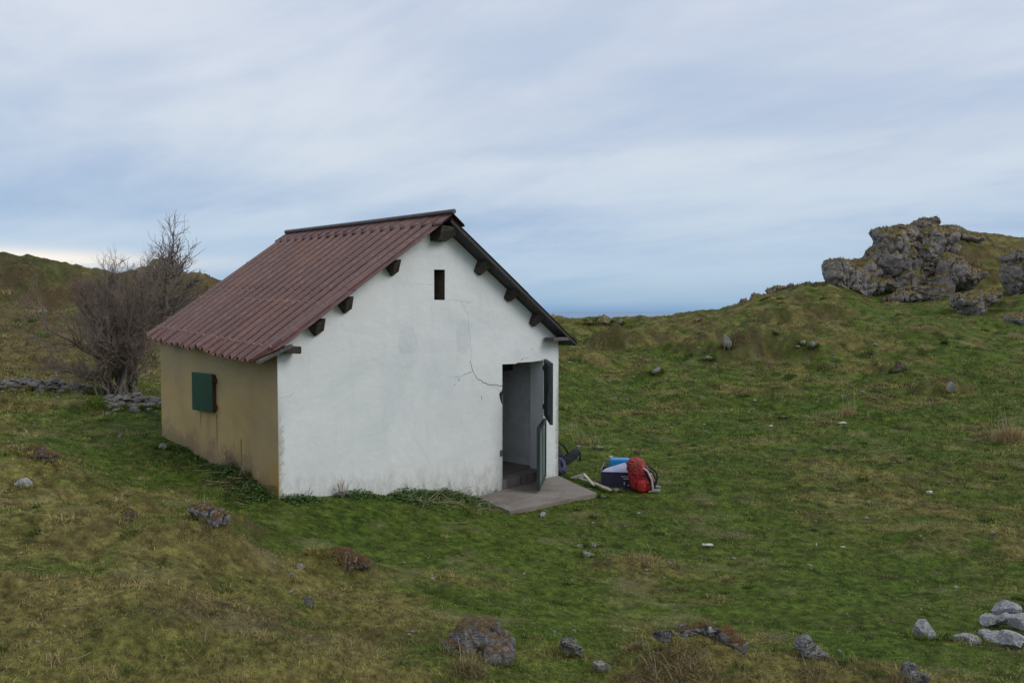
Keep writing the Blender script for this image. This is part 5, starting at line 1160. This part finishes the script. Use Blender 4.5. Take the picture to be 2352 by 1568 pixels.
path = [(22 * k, yy, 4 * k), (34 * k, yy, 10 * k), (30 * k, yy, 38 * k), (18 * k, yy, 62 * k), (6 * k, yy, 70 * k)]
m.tube(path, 3.0 * k, 8); m.tube([(x_, -y_ * .7, z_) for x_, y_, z_ in path], 2.0 * k, 8); m.tube([(34 * k, yy, 10 * k), (37 * k, 0, 16 * k), (34 * k, 18 * k, 10 * k)], 2 * k, 8); m.tube([(25 * k, yy, 50 * k), (28 * k, 0, 52 * k), (25 * k, 18 * k, 50 * k)], 2.4 * k, 8)
m.build('frame', C_FRAME, rb, smooth=True)
for a, pth in ((0, [(18 * k, -20 * k, 66 * k), (34 * k, -22 * k, 54 * k), (42 * k, -22 * k, 38 * k), (38 * k, -20 * k, 22 * k), (30 * k, -18 * k, 14 * k)]), (1, [(18 * k, 10 * k, 68 * k), (38 * k, 10 * k, 56 * k), (45 * k, 8 * k, 40 * k), (40 * k, 8 * k, 20 * k)])):
    m = MB(); m.tube(pth, 2.6 * k, 6); m.build('shoulder_strap', C_BLACK, rb, smooth=True)
soft('hip_belt', (26 * k, 12 * k, 10 * k), (40 * k, -16 * k, 6 * k), C_GREY, rb, 9, ex=.7, amp=.18, shear=(.5, 0))
soft('hip_belt', (22 * k, 10 * k, 9 * k), (42 * k, 6 * k, 12 * k), C_GREY, rb, 10, ex=.7, amp=.18)
for zz in (.34, .66):
    m = MB(); m.tube([((-34 + 10 * zz) * k - 17 * k * (zz - .5), -8 * k, zz * 78 * k), ((-18) * k - 17 * k * (zz - .5), -25 * k, zz * 76 * k), (6 * k - 17 * k * (zz - .5), -30 * k, zz * 76 * k), (24 * k - 17 * k * (zz - .5), -24 * k, zz * 78 * k)], 1.5 * k, 6); m.build('side_strap', C_BLACK, rb, smooth=True)
# open cardboard box with a blue canister and folded flaps
bxp = ground(1422, 1114); k = bxp[1] / FPX; bx_o = thing('cardboard_box', 'open dark purple printed cardboard box standing in the grass by the red backpack', 'box', tuple(bxp), R(-8))
W_, D_, H_ = 82 * k, 60 * k, 36 * k; tk_ = .006; m = MB(); z0 = .0
for c_, s_ in (((0, -D_ / 2, H_ / 2), (W_, tk_, H_)), ((0, D_ / 2, H_ / 2), (W_, tk_, H_)), ((-W_ / 2 + tk_ / 2, 0, H_ / 2), (tk_, D_ - tk_ * 1.5, H_ - .002)), ((W_ / 2 - tk_ / 2, 0, H_ / 2), (tk_, D_ - tk_ * 1.5, H_ - .002)), ((0, 0, .004), (W_ - .02, D_ - .02, tk_))): m.box(c_, s_)
yf = -D_ / 2 - tk_ / 2 - .0015; rr = random.Random(4)
def mark(x, z, w, h): m.face([(x, yf, z), (x + w, yf, z), (x + w, yf, z + h), (x, yf, z + h)], 1)
for i in range(9): mark(W_ * .06 + i * .018, H_ * .72, .011, .022 * rr.uniform(.7, 1))       # illegible rows of small print
for i in range(5): mark(W_ * .12 + i * .018, H_ * .58, .012, .018)
mark(W_ * .33, H_ * .70, .03, .03); mark(W_ * .37, H_ * .48, .035, .014); mark(W_ * .36, H_ * .54, .018, .012)
for i in range(4): mark(W_ * .36 + i * .013, H_ * .16, .009, .026)
mark(W_ * .24, H_ * .18, .02, .016); mark(W_ * .13, H_ * .22, .012, .05)
m.build('carton', [C_BOX, C_MARK], bx_o)
def flap(P, nm='flap'): 
    m = MB(); m.prism(P, (0, .004, .004)); m.build(nm, C_FLAP, bx_o)
flap([(-W_ * .48, -D_ * .46, H_ + .001), (W_ * .36, -D_ * .40, H_ * .98), (W_ * .16, -D_ * .12, H_ * 1.50), (-W_ * .38, -D_ * .22, H_ * 1.12)])
flap([(-W_ * .28, D_ * .10, H_ * 1.02), (W_ * .02, D_ * .12, H_ * 1.1), (-W_ * .18, D_ * .16, H_ * 1.75)])
flap([(-W_ * .49, -D_ * .44, H_), (-W_ * .49, D_ * .46, H_), (-W_ * .40, D_ * .40, H_ * 1.45)])
cn = thing('blue_canister', 'bright blue plastic canister sticking out of the cardboard box', 'canister', (bxp[0] + .02, bxp[1] + .12, bxp[2] + H_ * .68), R(-6))
m = MB(); m.box((0, 0, 20 * k), (48 * k, 22 * k, 30 * k)); m.build('body', C_BLUE, cn, bevel=.035, seg=4, smooth=True)
m = MB(); m.tube([(-20 * k, 0, 33 * k), (-20 * k, 0, 40 * k)], 4 * k, 14); m.build('cap', simple('pale_green_cap', (.4, .5, .42), .5, .1, 9), cn)
# slate blue backpack leaning on the right wall just behind the corner
w = h2w(GW + .02, .14); kb = w[1] / FPX; pb = ground(1306, 1100)
w = h2w(GW + .17, .20); bz = gz(*w); k = w[1] / FPX
sb = thing('blue_backpack', 'slate blue and black backpack slumped against the hut wall behind its right corner', 'backpack', (w[0], w[1], bz), R(18))
soft('body', (46 * k, 44 * k, 46 * k), (2 * k, 0, 22 * k), C_SLATE, sb, 13, ex=.75, amp=.10, sub=5, shear=(-.25, 0))
soft('top_pocket', (38 * k, 36 * k, 50 * k), (-4 * k, 4 * k, 56 * k), C_DARK, sb, 14, ex=.8, amp=.12, sub=4, shear=(-.3, 0), taper=.2)
V, F = superbody((54 * k, 10 * k, 24 * k), 15, .7, 4, .08); a = R(-34); Rm = np.array(Matrix.Rotation(a, 3, 'Y')); V = V @ Rm.T + np.array([34 * k, -8 * k, 40 * k]); np_mesh('hip_belt', V, F, C_DARK, parent=sb)
m = MB(); m.tube([(52 * k, -8 * k, 56 * k), (58 * k, -10 * k, 50 * k), (59 * k, -10 * k, 38 * k), (57 * k, -10 * k, 30 * k)], [2.6 * k, 2.4 * k, 2.2 * k, 2.6 * k], 6); m.build('belt_strap', C_BLACK, sb, smooth=True)
m = MB(); m.tube([(2 * k, -12 * k, 78 * k), (16 * k, -14 * k, 68 * k), (24 * k, -14 * k, 56 * k), (26 * k, -14 * k, 50 * k)], 2.2 * k, 6); m.build('shoulder_strap', C_BLACK, sb, smooth=True)
m = MB(); m.tube([(-6 * k, -22 * k, 44 * k), (6 * k, -24 * k, 36 * k), (10 * k, -23 * k, 22 * k)], 1.5 * k, 6); m.build('side_strap', C_BLACK, sb, smooth=True)
